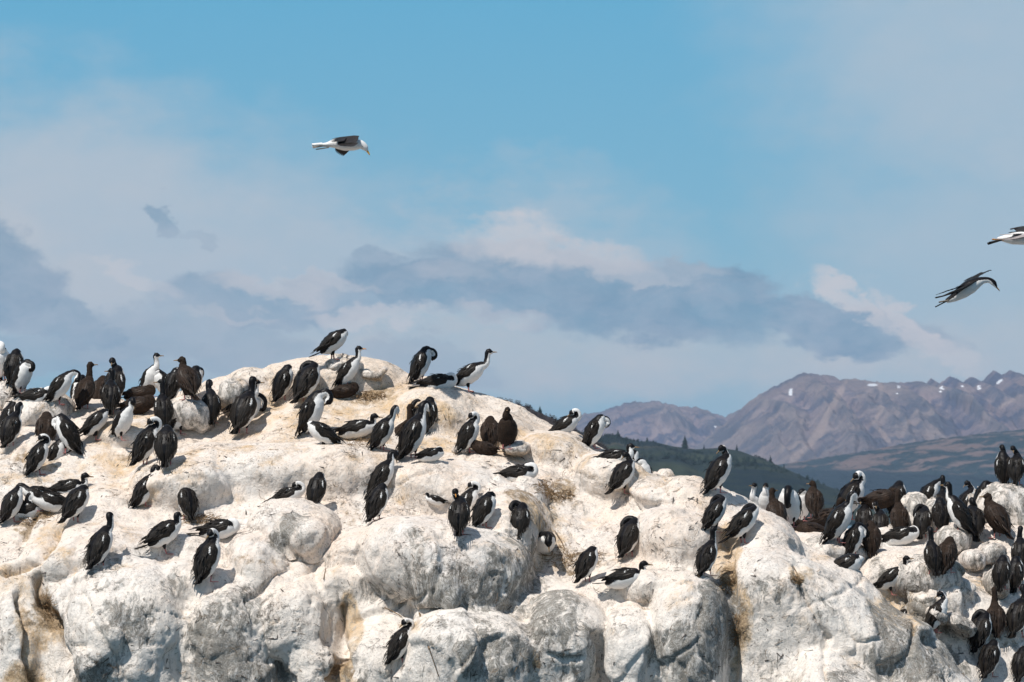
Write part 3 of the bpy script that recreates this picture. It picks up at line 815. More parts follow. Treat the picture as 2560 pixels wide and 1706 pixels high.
SNOW = [(1978, 980, 5, 12, -8, 1), (2180, 963, 15, 4, 0, 1), (2247, 967, 5, 4, 0, 1), (2244, 984, 4, 3, 0, 1), (2354, 975, 4, 12, -14, 1), (2406, 964, 4, 4, 0, 1), (2448, 968, 4, 11, -12, 1), (2500, 953, 4, 12, -35, 1), (1788, 1066, 5, 3, 0, .9)]
rangeA = [(1000, 1080), (1200, 1062), (1380, 1066), (1430, 1050), (1460, 1036), (1490, 1031), (1525, 1023), (1560, 1009), (1590, 1004), (1615, 1007), (1635, 1001), (1665, 1010), (1700, 1016), (1740, 1019), (1775, 1030), (1812, 1042), (1832, 1030), (1850, 1026), (1900, 1020), (2000, 1060), (2300, 1100), (2900, 1180)]
rangeB = [(1500, 1290), (1620, 1225), (1700, 1150), (1790, 1078), (1830, 1045), (1862, 1014), (1900, 986), (1940, 965), (1980, 946), (2008, 931), (2035, 937), (2070, 937), (2100, 948), (2130, 948), (2170, 952), (2200, 957), (2240, 956), (2280, 955),
          (2318, 957), (2327, 947), (2347, 958), (2375, 943), (2388, 945), (2405, 956), (2430, 941), (2452, 955), (2485, 926), (2503, 936), (2525, 929), (2548, 931), (2575, 945), (2640, 930), (2760, 960), (2900, 990), (3300, 1120)]
for nm, pts, Y, sd, lb in (('far_mountain_range', rangeA, 11500, 2, 'lower hazy violet mountain range, left of the tall snow flecked massif'),
                           ('mountain_massif', rangeB, 9200, 5, 'tall blue grey mountain massif with snow patches and a pale scree chute')):
    o, V, px_, nr = hill(nm, pts, Y, mm, 0.05, 0.30, 0.55, 4, 80, sd, 1.25, lb, jag=7.0)
    qx, qy = to_px(V)
    sn = ell(qx + 3 * perlin(V * 0.02), qy, SNOW)
    hill_attr(o, 'snow', sn)
    chute = np.exp(-(polydist(qx + 5 * perlin(V * .01), qy, [(2115, 955), (2095, 990), (2060, 1060), (2030, 1105), (1985, 1148)]) / (7 + np.clip((qy - 950) * 0.05, 0, 12))) ** 2)
    chute = np.maximum(chute, 0.8 * np.exp(-(polydist(qx + 5 * perlin(V * .01), qy, [(2200, 965), (2205, 1010), (2185, 1060), (2230, 1110)]) / 10) ** 2))
    chute = np.maximum(chute, 0.75 * np.exp(-(polydist(qx, qy, [(2310, 1000), (2270, 1060), (2255, 1090)]) / 9) ** 2))
    chute = np.maximum(chute, 0.75 * np.exp(-(polydist(qx, qy, [(2550, 990), (2480, 1030), (2440, 1060)]) / 9) ** 2))
    hill_attr(o, 'scree', chute if nm == 'mountain_massif' else 0 * chute)

# moorland hill on the right and wooded slopes
hm, ht, hb = new_mat('moorland', 0.95, 0.1)
hp = ht.new('ShaderNodeTexCoord').outputs['Object']
hn = ht.noise(ht.mapping(hp, sc=(1.0, 0.5, 2.6)), 0.020, 7, 0.62, 0.4)
hcol = ht.mix(ht.mapr(hn, 0.49, 0.57), c4(0.022, 0.046, 0.058), c4(0.145, 0.115, 0.112))
low_m = ht.attr('low')
hcol = ht.mix(ht.mapr(ht.math('ADD', low_m, ht.mapr(hn, 0.3, 0.7, -0.10, 0.10)), 0.47, 0.53), hcol, c4(0.016, 0.036, 0.050))
ht.put(hb, 'Base Color', hcol)
ht.put(hb, 'Normal', ht.bump(hn, 0.8, 25.0))
moor_pts = [(1700, 1235), (1850, 1190), (1950, 1162), (2050, 1146), (2150, 1131), (2250, 1112), (2350, 1097), (2450, 1085), (2560, 1073), (2700, 1058), (2900, 1060), (3200, 1120)]
moor, V, px_, nr = hill('moorland_hill', moor_pts, 4800, hm, 0.05, 0.30, 0.25, 5, 60, 9, 1.0, 'long sloping hill with pinkish heath and teal scrub, wooded lower down', jag=4)
qx, qy = to_px(V)
hill_attr(moor, 'low', np.clip((qy - 1140) / 90.0 + (2300 - qx) * 0.0004, 0, 1))

fm, ft, fb = new_mat('wooded_ground', 0.95, 0.1)
fp = ft.new('ShaderNodeTexCoord').outputs['Object']
fn_ = ft.noise(ft.mapping(fp, sc=(1, 0.6, 2.0)), 0.016, 6, 0.6)
fcol = ft.mix(ft.mapr(fn_, 0.42, 0.6), c4(0.010, 0.022, 0.028), c4(0.034, 0.047, 0.031))
fcol = ft.mix(ft.mapr(ft.noise(fp, 0.011, 5, 0.6), 0.58, 0.68, 0, 0.8), fcol, c4(0.085, 0.08, 0.055))
ft.put(fb, 'Base Color', fcol)
ft.put(fb, 'Normal', ft.bump(ft.noise(fp, 0.15, 4, 0.7), 1.0, 3.0))
wood_pts = [(1200, 1125), (1330, 1100), (1440, 1087), (1480, 1092), (1530, 1090), (1580, 1104), (1630, 1104), (1680, 1116), (1740, 1124), (1800, 1120), (1850, 1128), (1900, 1148), (1940, 1168), (1990, 1195), (2050, 1232), (2120, 1252), (2250, 1268), (2500, 1280), (2800, 1290)]
wood, VW, pxw, nrw = hill('wooded_hill', wood_pts, 2300, fm, 0.05, 0.3, 0.2, 5, 40, 21, 0.8, 'dark green wooded hill with olive meadow patches, in front of the massif')
dkm, dt_, db = new_mat('heath_ground', 0.95, 0.1)
dp = dt_.new('ShaderNodeTexCoord').outputs['Object']
dt_.put(db, 'Base Color', dt_.mix(dt_.noise(dp, 0.4, 5, 0.7), c4(0.028, 0.02, 0.022), c4(0.05, 0.042, 0.036)))
near_pts = [(300, 1010), (520, 995), (700, 1000), (1000, 1000), (1200, 998), (1250, 1003), (1300, 1012), (1335, 1026), (1380, 1046), (1420, 1066), (1500, 1110), (1600, 1180), (1700, 1260)]
nearh, VN, pxn, nrn = hill('heath_hill', near_pts, 700, dkm, 0.05, 0.3, 0.2, 5, 30, 31, 0.8, 'dark brown heath hill just showing over the rock ridge')

# conifers: a few that stand out on the skylines as trees of their own, the rest as one wood
cm_, ct, cb = new_mat('conifer_needles', 0.9, 0.1)
cp_ = ct.new('ShaderNodeTexCoord').outputs['Object']
ct.put(cb, 'Base Color', ct.mix(ct.noise(cp_, 0.3, 3), c4(0.010, 0.022, 0.024), c4(0.020, 0.038, 0.032)))
bkm, bt, bb = new_mat('conifer_bark', 0.9, 0.1)
bt.put(bb, 'Base Color', c4(0.06, 0.045, 0.035))


def conifer_geo(h, w, rng, tiers=9, spokes=9):
    V, F = [], []
    for k in range(tiers):
        f = k / tiers
        z0 = h * (0.10 + 0.86 * f); r = w * (1 - f) ** 0.8 * rng.uniform(0.8, 1.15); dz = h * 0.16
        c = len(V); V.append((0, 0, z0 + dz))
        for s_ in range(spokes):
            a = 2 * math.pi * (s_ + rng.uniform(-.25, .25)) / spokes; rr = r * rng.uniform(0.6, 1.15)
            V.append((rr * math.cos(a), rr * math.sin(a), z0 - rng.uniform(0, .04) * h))
        for s_ in range(spokes):
            F.append((c, c + 1 + s_, c + 1 + (s_ + 1) % spokes))
    return V, F


rngt = random.Random(5)
TREES = [(1442, 1078, 16, 11), (1618, 1094, 15, 16), (1712, 1090, 30, 19), (1760, 1112, 15, 10), (1926, 1140, 20, 16), (1960, 1160, 20, 10), (1842, 1112, 14, 12), (1545, 1076, 18, 17), (1350, 1016, 12, 13), (541, 958, 26, 16)]
TL = ['small conifer at the left end of the wooded skyline', 'broad conifer clump top on the wooded skyline under the far range', 'tall pointed conifer standing clear on the wooded skyline',
      'low conifer right of the tall pointed one', 'slim conifer on the right shoulder of the wooded hill', 'lower conifer furthest down the right shoulder of the wooded hill',
      'small conifer on the top of the wooded hill', 'rounded conifer left on the wooded skyline', 'round dark shrub tree on the brown heath hill', 'teal tree tip peeping over the rock beside the crest']
for i, (tx, ty, hp_, wp_) in enumerate(TREES):
    Y = 700 if i >= 8 else 2290
    k = Y / 10000.0
    h = (hp_ + 26) * k; b0 = at(tx, ty + hp_ + 26, Y)
    r = bpy.data.objects.new('conifer', None); COL.objects.link(r); r.location = b0
    tag(r, TL[i], 'tree', 'conifers on the far skylines')
    V, F = conifer_geo(h, wp_ * k, rngt, 11, 11)
    mesh_obj('crown', V, F, cm_, r, smooth=False)
    n8 = 8; tv = [(0.02 * h * math.cos(a * math.pi / 4), 0.02 * h * math.sin(a * math.pi / 4), z) for z in (-h * .05, h * .3) for a in range(n8)]
    mesh_obj('trunk', tv, [(a, (a + 1) % n8, n8 + (a + 1) % n8, n8 + a) for a in range(n8)], bkm, r)
V, F = [], []
crest_row = 2
grid = VW.reshape(nrw, len(pxw), 3)
for k in range(5200):
    c = int(rngt.random() * (len(pxw) - 1)); rr = crest_row + int(abs(rngt.gauss(0, 1)) * 11)
    if k % 3 == 0: rr = crest_row + rngt.choice((0, 0, 1))
    if rr >= nrw: continue
    p = grid[rr, c] + (rngt.uniform(-.5, .5) * 1.1, 0, -1.0)
    pp = perlin(np.array([[p[0] * 0.012, p[1] * 0.008, 3.0]]))[0]
    if pp < -0.12 or (rr > 4 and pp < 0.1 and rngt.random() < 0.8): continue
    h = rngt.uniform(1.6, 3.0) * (1.0 if pp < 0.3 else 1.4); w = h * rngt.uniform(0.5, 0.85)
    v, f = conifer_geo(h, w, rngt, 4, 6); b0 = len(V)
    V += [(x + p[0], y + p[1], z + p[2]) for x, y, z in v]; F += [tuple(j + b0 for j in q) for q in f]
forest = mesh_obj('forest', V, F, cm_, None, smooth=False)
tag(forest, 'dark conifer wood covering the hill before the massif', kind='stuff')
V, F = [], []
gridn = VN.reshape(nrn, len(pxn), 3)
for k in range(500):
    c = int(rngt.random() * (len(pxn) - 1)); rr = 2 + rngt.choice((0, 0, 1, 2))
    p = gridn[rr, c]; h = rngt.uniform(0.4, 1.0); w = h * 0.7
    v, f = conifer_geo(h, w, rngt, 3, 7); b0 = len(V)
    V += [(x + p[0], y + p[1], z + p[2] - .1) for x, y, z in v]; F += [tuple(j + b0 for j in q) for q in f]
tag(mesh_obj('heath_scrub', V, F, dkm, None, smooth=False), 'dark low scrub along the crest of the brown heath hill', kind='stuff')

# the air between: one even, closed volume
bv = [(x, y, z) for x in (-6500, 6500) for y in (-260, 14600) for z in (-3.35, 385)]
haze = mesh_obj('haze', bv, [(0, 1, 3, 2), (4, 6, 7, 5), (0, 4, 5, 1), (2, 3, 7, 6), (0, 2, 6, 4), (1, 5, 7, 3)], None, None, smooth=False)
hz = bpy.data.materials.new('haze_air'); hz.use_nodes = True
H = NT(hz.node_tree)
for nd in list(H.n): H.n.remove(nd)
pv = H.new('ShaderNodeVolumePrincipled'); pv.inputs['Color'].default_value = c4(0.58, 0.72, 1.0); pv.inputs['Density'].default_value = HAZE
pv.inputs['Anisotropy'].default_value = 0.0
ho = H.new('ShaderNodeOutputMaterial'); H.l.new(pv.outputs[0], ho.inputs['Volume'])
haze.data.materials.append(hz)
tag(haze, 'thin blue summer haze over the channel', kind='stuff')

# ---------------------------------------------------------------- plumage, bill and leg materials
def plumage(name, dark, dark2, white=None, gloss=0.42, down=False):
    m, t, b = new_mat(name, gloss, 0.18)
    P = t.new('ShaderNodeTexCoord').outputs['Object']
    fine = t.noise(P, 60.0, 4, 0.7)
    flow = t.noise(t.mapping(P, sc=(30.0, 90.0, 60.0)), 1.0, 5, 0.65)
    col = t.mix(t.mapr(flow, 0.35, 0.68), c4(*dark), c4(*dark2))
    if white:
        e = t.math('ADD', t.attr('white'), t.mapr(t.noise(P, 85.0, 4, 0.75), 0.25, 0.75, -0.17, 0.17))
        wcol = t.mix(t.mapr(flow, 0.35, 0.7), c4(*white), c4(white[0] * .86, white[1] * .86, white[2] * .87))
        wm = t.mapr(e, 0.47, 0.56, 0, 1, smooth=True)
        col = t.mix(wm, col, wcol)
        t.put(b, 'Roughness', t.mapr(wm, 0, 1, gloss, 0.85))
    t.put(b, 'Base Color', col)
    h = t.math('ADD', t.math('MULTIPLY', flow, 0.8), t.math('MULTIPLY', fine, 0.6))
    t.put(b, 'Normal', t.bump(h, 0.8 if down else 0.55, 0.012 if down else 0.006))
    return m


def wing_mat(name, dark, dark2, white):
    m, t, b = new_mat(name, 0.5, 0.2)
    u, v = t.attr('wu'), t.attr('wv')
    q = t.new('ShaderNodeCombineXYZ'); t.put(q, 0, t.math('MULTIPLY', u, 3.0)); t.put(q, 1, t.math('MULTIPLY', v, 13.0)); t.put(q, 2, t.math('MULTIPLY', t.attr('wid'), 3.0))
    fl = t.noise(q.outputs[0], 2.2, 5, 0.7, 0.4)
    P = t.new('ShaderNodeTexCoord').outputs['Object']
    # overlapping feather rows: rounded coverts in front, long primaries behind
    row = t.math('FRACT', t.math('ADD', t.math('MULTIPLY', v, 7.0), t.math('MULTIPLY', fl, 0.8)))
    sc = t.math('FRACT', t.math('ADD', t.math('MULTIPLY', u, 9.0), t.math('MULTIPLY', t.math('ABSOLUTE', t.math('SUBTRACT', row, 0.5)), 1.3)))
    cov = t.mapr(u, 0.55, 0.30)
    rel = t.mix(cov, row, sc)
    col = t.mix(t.mapr(fl, 0.35, 0.66), c4(*dark), c4(*dark2))  # lighter brownish streaks paint glints and sheen into the feather colour
    col = t.mix(t.mapr(rel, 0.78, 0.98, 0, 0.85), col, c4(dark2[0] * 2.9, dark2[1] * 2.7, dark2[2] * 2.5))
    col = t.mix(t.mapr(t.noise(P, 9.0, 3), 0.45, 0.7, 0, 0.6), col, c4(dark2[0] * 1.6, dark2[1] * 1.35, dark2[2] * 1.15))
    if white:
        e = t.math('ADD', t.attr('white'), t.mapr(t.noise(P, 75.0, 4, 0.8), 0.3, 0.7, -0.42, 0.42))
        col = t.mix(t.mapr(e, 0.55, 0.66, 0, 1, smooth=True), col, c4(0.78, 0.77, 0.75))
    t.put(b, 'Base Color', col)
    h = t.math('ADD', rel, t.math('MULTIPLY', fl, 0.8))
    t.put(b, 'Normal', t.bump(h, 0.8, 0.007))
    t.put(b, 'Roughness', t.mapr(fl, 0.3, 0.7, 0.36, 0.62))
    return m


M_AD = plumage('adult_plumage', (0.0035, 0.0032, 0.0042), (0.010, 0.0085, 0.009), (0.80, 0.785, 0.76), 0.40)
M_AW = wing_mat('adult_wing', (0.0035, 0.0031, 0.003), (0.017, 0.0138, 0.0112), True)
M_JU = plumage('juvenile_plumage', (0.012, 0.0075, 0.005), (0.040, 0.025, 0.017), None, 0.8, True)
M_JW = wing_mat('juvenile_wing', (0.011, 0.0075, 0.0055), (0.034, 0.022, 0.0155), False)
M_GU = plumage('gull_plumage', (0.035, 0.034, 0.036), (0.05, 0.048, 0.048), (0.84, 0.83, 0.82), 0.6)


def plain(name, col, rough=0.5, spec=0.4):
    m, t, b = new_mat(name, rough, spec)
    P = t.new('ShaderNodeTexCoord').outputs['Object']
    t.put(b, 'Base Color', t.mix(t.noise(P, 90.0, 3), c4(*[c * 0.75 for c in col]), c4(*[min(1, c * 1.2) for c in col])))
    return m


M_LEG = plain('pink_leg', (0.42, 0.155, 0.145)); M_BILL = plain('horn_bill', (0.24, 0.155, 0.075), 0.35); M_BILLO = plain('orange_bill', (0.66, 0.28, 0.05), 0.35)
M_EYE = plain('dark_eye', (0.015, 0.012, 0.012), 0.12, 0.6); M_RING = plain('blue_eye_ring', (0.06, 0.10, 0.22), 0.4); M_YEL = plain('yellow_bill', (0.72, 0.38, 0.04), 0.3)
M_FEET = plain('grey_webbed_feet', (0.16, 0.13, 0.10))


def catmull(P, n):
    P = [2 * P[0] - P[1]] + list(P) + [2 * P[-1] - P[-2]]
    P = np.array([tuple(p) for p in P]); segs = len(P) - 3
    L = [0]; pts = []
    for i in range(segs):
        p0, p1, p2, p3 = P[i:i + 4]
        for k in range(16):
            t = k / 16
            pts.append(0.5 * ((2 * p1) + (-p0 + p2) * t + (2 * p0 - 5 * p1 + 4 * p2 - p3) * t * t + (-p0 + 3 * p1 - 3 * p2 + p3) * t ** 3))
    pts.append(P[-2]); pts = np.array(pts)
    knots = np.arange(segs + 1) * 16
    s = np.r_[0, np.cumsum(np.linalg.norm(np.diff(pts, axis=0), axis=1))]
    u = np.linspace(0, s[-1], n)
    res = np.stack([np.interp(u, s, pts[:, k]) for k in range(3)], -1)
    return res, u, s[knots]


def tube(ctrl, rings, dors0, n=40, seg=18, up_from=None, soft=0.0):
    """Sweep an ellipse along a curve. rings: (knot index position, half width, half depth, whiteness limit)."""
    pts, u, ks = catmull(ctrl, n)
    kk = np.array([r[0] for r in rings], float); pos = np.interp(kk, np.arange(len(ks)), ks)
    w = np.interp(u, pos, [r[1] for r in rings]); d = np.interp(u, pos, [r[2] for r in rings]); lim = np.interp(u, pos, [r[3] for r in rings])
    # round the ends off instead of straight cones
    T = np.gradient(pts, axis=0); T /= np.linalg.norm(T, axis=1)[:, None] + 1e-12
    D = np.array(tuple(dors0), float); Ds = []
    for i in range(n):
        D = D - T[i] * (D @ T[i]); D /= np.linalg.norm(D) + 1e-12
        Ds.append(D.copy())
    Ds = np.array(Ds)
    if up_from is not None:
        f = smoothstep(np.interp(up_from, np.arange(len(ks)), ks) - 0.02, np.interp(up_from, np.arange(len(ks)), ks) + 0.03, u)
        upv = np.array([0, 0, 1.0]) - T * T[:, 2:3]
        ok = np.linalg.norm(upv, axis=1) > 0.35
        upv /= np.linalg.norm(upv, axis=1)[:, None] + 1e-9
        Ds = np.where(ok[:, None], Ds * (1 - f)[:, None] + upv * f[:, None], Ds)
        Ds -= T * (Ds * T).sum(1)[:, None]; Ds /= np.linalg.norm(Ds, axis=1)[:, None] + 1e-9
    Lt = np.cross(Ds, T)
    a = np.linspace(0, 2 * np.pi, seg, endpoint=False)
    V = pts[:, None] + (np.sin(a)[None, :, None] * Lt[:, None] * w[:, None, None]) + (np.cos(a)[None, :, None] * Ds[:, None] * d[:, None, None])
    vent = -np.cos(a)[None] * np.ones((n, 1))
    white = 0.5 + (vent - lim[:, None]) * 0.9
    V = V.reshape(-1, 3); white = white.ravel()
    F = [tuple(q) for q in grid_faces(n, seg, wrap=True)[:, ::-1].tolist()]
    c = len(V)
    V = np.vstack([V, pts[0] - T[0] * d[0] * .5, pts[-1] + T[-1] * d[-1] * .5]); white = np.r_[white, white[:seg].mean(), white[-seg:].mean()]
    F += [(i, (i + 1) % seg, c) for i in range(seg)] + [((n - 1) * seg + (i + 1) % seg, (n - 1) * seg + i, c + 1) for i in range(seg)]
    return V, F, white, pts, T, Ds, Lt


def blade(p0, p1, w0, w1, th, up, bend=0.0, n=5):
    """A flat tapered feather between two points."""
    p0, p1, up = Vector(p0), Vector(p1), Vector(up)
    ax = (p1 - p0); side = ax.cross(up).normalized(); upn = side.cross(ax).normalized()
    V, F = [], []
    for i in range(n):
        t = i / (n - 1); w = (w0 + (w1 - w0) * t) * (1 if t < .8 else 0.62 if t < 1 else .25); c = p0 + ax * t + upn * bend * math.sin(t * math.pi)
        for sx, sz in ((-1, 0), (0, 1), (1, 0), (0, -1)):
            V.append(c + side * (w * sx) + upn * (th * sz))
    for i in range(n - 1):
        for k in range(4):
            F.append((i * 4 + k, i * 4 + (k + 1) % 4, i * 4 + 4 + (k + 1) % 4, i * 4 + 4 + k))
    F += [(0, 1, 2, 3), (n * 4 - 1, n * 4 - 2, n * 4 - 3, n * 4 - 4)]
    return V, F


def join(parts):
    V, F = [], []
    for v, f in parts:
        b = len(V); V += list(v); F += [tuple(i + b for i in q) for q in f]
    return V, F


def ball(c, r, n=6):
    V, F = [], []
    rr = (r, r, r) if not isinstance(r, (tuple, list)) else r
    m = n * 2
    for i in range(n + 1):
        a = math.pi * i / n
        for j in range(m):
            b = 2 * math.pi * j / m
            V.append((c[0] + rr[0] * math.sin(a) * math.cos(b), c[1] + rr[1] * math.sin(a) * math.sin(b), c[2] + rr[2] * math.cos(a)))
    for i in range(n):
        for j in range(m):
            F.append((i * m + j, i * m + m + j, i * m + m + (j + 1) % m, i * m + (j + 1) % m))
    return V, F


# neck paths after the shoulder: (forward, left, up) steps from it; the last entries are head centre and bill direction
POSES = {
    'up':    dict(th=58, neck=[(.045, 0, .055), (.048, 0, .13)], head=(.062, 0, .198), bill=(1, 0, -.02)),
    'tall':  dict(th=62, neck=[(.035, 0, .07), (.040, 0, .17)], head=(.055, 0, .26), bill=(1, 0, .02)),
    'short': dict(th=55, neck=[(.040, 0, .045)], head=(.045, 0, .125), bill=(1, 0, -.05)),
    'lean':  dict(th=40, neck=[(.075, 0, .04), (.095, 0, .12)], head=(.120, 0, .205), bill=(1, 0, 0)),
    'look':  dict(th=62, neck=[(.040, 0, .07), (.050, 0, .15), (.085, 0, .185)], head=(.112, 0, .150), bill=(.25, 0, -1)),
    'arch':  dict(th=58, neck=[(.060, 0, .050), (.115, 0, .075), (.155, 0, .035)], head=(.145, 0, -.035), bill=(-.7, 0, -.7)),
    'curl':  dict(th=66, neck=[(.055, 0, .015), (.110, 0, .005), (.125, 0, -.055)], head=(.075, 0, -.085), bill=(-1, 0, -.1)),
    'down':  dict(th=60, neck=[(.070, 0, .020), (.125, 0, -.040), (.125, 0, -.125)], head=(.070, 0, -.165), bill=(-1, 0, -.1)),
    'back':  dict(th=60, neck=[(.058, .0, .030), (.060, .0, .095), (.018, -.01, .128)], head=(-.048, -.030, .108), bill=(-.8, -.15, -.60)),
    'side':  dict(th=58, neck=[(.040, .030, .050), (.015, .110, .075), (-.040, .150, .015)], head=(-.055, .130, -.065), bill=(.0, -.6, -.8)),
    'backb': dict(th=60, neck=[(.045, .025, .055), (.030, .060, .125)], head=(-.020, .070, .160), bill=(-.75, -.15, -.55)),
    'tuck':  dict(th=62, neck=[(.035, 0, .012), (-.005, 0, .036)], head=(-.055, 0, -.002), bill=(-1, 0, -.9)),
    'rest':  dict(th=10, neck=[(.050, 0, .030), (.025, 0, .085), (-.03, 0, .085)], head=(-.075, 0, .070), bill=(-1, 0, -.15), low=True),
    'restup': dict(th=12, neck=[(.045, 0, .045), (.040, 0, .095)], head=(.055, 0, .130), bill=(1, 0, -.1), low=True),
    'restdown': dict(th=12, neck=[(.055, 0, .035), (.110, 0, .045), (.150, 0, .015)], head=(.165, 0, -.030), bill=(.2, 0, -1), low=True),
}


def cormorant(pos, H, yaw, pose, label, group, kind='adult', hy=0.0, side=1, th=None, low=None, seed=0, roll=0.0, legs=True, bill='horn', hidden=False, smin=None):
    """One bird with its parts. yaw 0 faces right in the photo, 90 faces away; hy turns the head."""
    rng = random.Random(seed); juv = kind == 'juvenile'
    P = POSES[pose]; th = P['th'] if th is None else th; low = P.get('low', False) if low is None else low
    th += rng.uniform(-7, 6) if th > 20 else rng.uniform(-2, 3)
    c_, s_ = math.cos(rad(th)), math.sin(rad(th))
    a = Vector((c_, 0, s_)); nrm = Vector((-s_, 0, c_))
    hc = (0.045 + .15 * s_ + .120 * c_) if not low else (.05 + .14 * s_ + .06 * c_) - (0.03 if th < 20 else 0.0)
    C = Vector((0.0, 0, hc)); fat = 1.14 if juv else rng.uniform(1.04, 1.16)
    S = C + a * .175
    fw, up_, lf = Vector((1, 0, 0)), Vector((0, 0, 1)), Vector((0, 1, 0))
    NS = rng.uniform(.76, .96); nb_ = rng.uniform(-.02, .02)
    st = lambda q: S + (fw * q[0] + lf * (q[1] * side) + up_ * q[2]) * NS
    ctrl = [C - a * .215 - nrm * .012, C - a * .14 - nrm * .008, C - a * .04, C + a * .07, C + a * .14, S + a * .02]
    for q in P['neck']:
        j = rng.uniform(-.006, .006)
        ctrl.append(st(q) + Vector((j, rng.uniform(-.006, .006) + nb_, j)))
    hd = st(P['head'])
    bd = Vector(P['bill']); bd.y *= side; bd.normalize()
    if hy:
        bd = Matrix.Rotation(rad(hy), 3, 'Z') @ bd
        hd = hd + Vector((0, 0, .01))
    ctrl += [hd - bd * .012, hd + bd * .020, hd + bd * .052]
    nk = len(ctrl) - 1; L = nk
    iS = 5
    wneck = .038 if not juv else .042
    rings = [(0, .024, .022, .7), (.6, .060 * fat, .056 * fat, .35), (1, .085 * fat, .080 * fat, .10), (2, .112 * fat, .106 * fat, -.12), (3, .110 * fat, .104 * fat, -.22), (4, .090 * fat, .086 * fat, -.28), (5, .064, .064, -.22)]
    for i in range(6, L - 2):
        f = (i - 6) / max(1, (L - 9)); rings.append((i, wneck * (1.12 - .22 * f), wneck * (1.15 - .2 * f), -.12 + .18 * f))
    rings += [(L - 2, .036, .039, .32), (L - 1.5, .040, .043, .46), (L - 1, .036, .038, .46), (L - .4, .023, .023, .36), (L, .011, .012, .3)]
    V, F, white, pts, T, Ds, Lt = tube(ctrl, rings, nrm, n=46, seg=18, up_from=L - 2 if abs(bd.z) < .66 else None)
    if juv:
        V = V + 0.006 * np.stack([perlin(V * 38 + o) for o in (seed, seed + 9.1, seed + 18.2)], -1)
    else:
        V = V + 0.0025 * np.stack([perlin(V * 30 + o) for o in (seed, seed + 9.1, seed + 18.2)], -1)
    root = bpy.data.objects.new('cormorant', None); COL.objects.link(root)
    tag(root, label, 'cormorant', group)
    MB, MW = (M_JU, M_JW) if juv else (M_AD, M_AW)
    mesh_obj('body', V, F, MB, root, attrs={'white': white})
    # folded wings lie along the flanks and cross over the rump
    for sd in (1, -1):
        nu, nvv = 26, 12
        us = np.linspace(0, 1, nu); vs = np.linspace(0, 1, nvv)
        out = []; AU, AV, AW = [], [], []
        droop = rng.uniform(-4, 8); wbar = rng.uniform(.80, 1.05)
        for uu in us:
            x = .150 - uu * .405
            rb = np.interp(x, [-.30, -.215, -.14, -.04, .07, .14, .18], [.014, .038, .082, .110, .108, .090, .066]) * fat
            p0 = np.interp(uu, [0, .15, .5, 1], [38, 8, 5, 12]); p1 = np.interp(uu, [0, .12, .4, .75, 1], [60, 96, 108 + droop, 84 + droop, 40])
            for vv in vs:
                ph = rad(p0 + (p1 - p0) * vv)
                edge = min(vv, 1 - vv, 0.5) * 2; eu = min(uu / .10, 1) * min((1 - uu) / .06, 1)
                lift = .017 * (edge ** .45) * max(eu, 0) ** .5 - .006
                ridge = .0032 * ((vv * 6.0 + 0.6 * math.sin(uu * 5)) % 1.0) * (0.4 + uu)
                scal = .0022 * ((uu * 8 + abs((vv * 6) % 1 - .5)) % 1.0) * (1 - uu)
                r = rb + lift + ridge + scal
                tipdrop = .02 * max(0, uu - .7) / .3
                q = C + a * x + nrm * (math.cos(ph) * r * .95 + tipdrop * .6) + lf * (sd * math.sin(ph) * r * 1.02)
                out.append(q); AU.append(uu); AV.append(vv)
                # pale bar along the upper forewing and the white scapular patch
                bar = math.exp(-((vv - (.34 + .45 * uu)) / .060) ** 2) * math.exp(-((uu - .24) / .15) ** 4) * wbar
                AW.append(bar if not juv else 0)
        Fw = [tuple(q) for q in (grid_faces(nu, nvv)[:, ::-1] if sd == 1 else grid_faces(nu, nvv)).tolist()]
        # inner skin so that the wing has a thickness
        nb = len(out); inner = [p + (C + a * max(min((p - C).dot(a), .16), -.22) - p) * .16 for p in out]
        bord_ = [i for i in range(nvv)] + [nvv * r + nvv - 1 for r in range(1, nu)] + [nvv * (nu - 1) + c for c in range(nvv - 2, -1, -1)] + [nvv * r for r in range(nu - 2, 0, -1)]
        Fw += [tuple(i + nb for i in q[::-1]) for q in Fw] + [(bord_[k], bord_[k - 1], bord_[k - 1] + nb, bord_[k] + nb) for k in range(len(bord_))]
        # loose primaries and ruffled scapulars break the outline
        bl_ = []
        for k in range(7):
            uu = .52 + .07 * k; vv = .80 - .06 * k
            i0 = int(uu * (nu - 1)) * nvv + int(vv * (nvv - 1))
            p = out[min(i0, nb - 1)]; outw = (p - (C + a * (p - C).dot(a))).normalized()
            L_ = .055 + .009 * k
            bl_.append(blade(p + outw * .002, p - a * L_ + outw * rng.uniform(-.004, .014), .011, .007, .002, outw, bend=.004))
        for k in range(rng.choice((3, 6, 9))):
            uu = rng.uniform(.12, .55); vv = rng.uniform(.05, .6)
            p = out[int(uu * (nu - 1)) * nvv + int(vv * (nvv - 1))]; outw = (p - (C + a * (p - C).dot(a))).normalized()
            bl_.append(blade(p, p - a * rng.uniform(.05, .08) + outw * rng.uniform(.006, .022), .014, .006, .002, outw, bend=.006))
        bv0, bf0 = join(bl_); base_i = len(out) + len(inner)
        Fw += [tuple(i + base_i for i in q) for q in bf0]
        AUx = AU * 2 + [.75] * len(bv0); AVx = AV * 2 + [(i // 20) / 7 for i in range(len(bv0))]; AWx = AW * 2 + [0] * len(bv0)
        o = mesh_obj('wing', out + inner + list(bv0), Fw, MW, root, attrs={'wu': AUx, 'wv': AVx, 'white': AWx, 'wid': [seed % 17 + sd * .3] * len(AUx)})
    # tail fan of stiff feathers
    R0 = C - a * .205 - nrm * .004
    ta = rad(max(6, min(th - 14, 40)) if not low or th > 20 else 3)
    td = Vector((-math.cos(ta), 0, -math.sin(ta)))
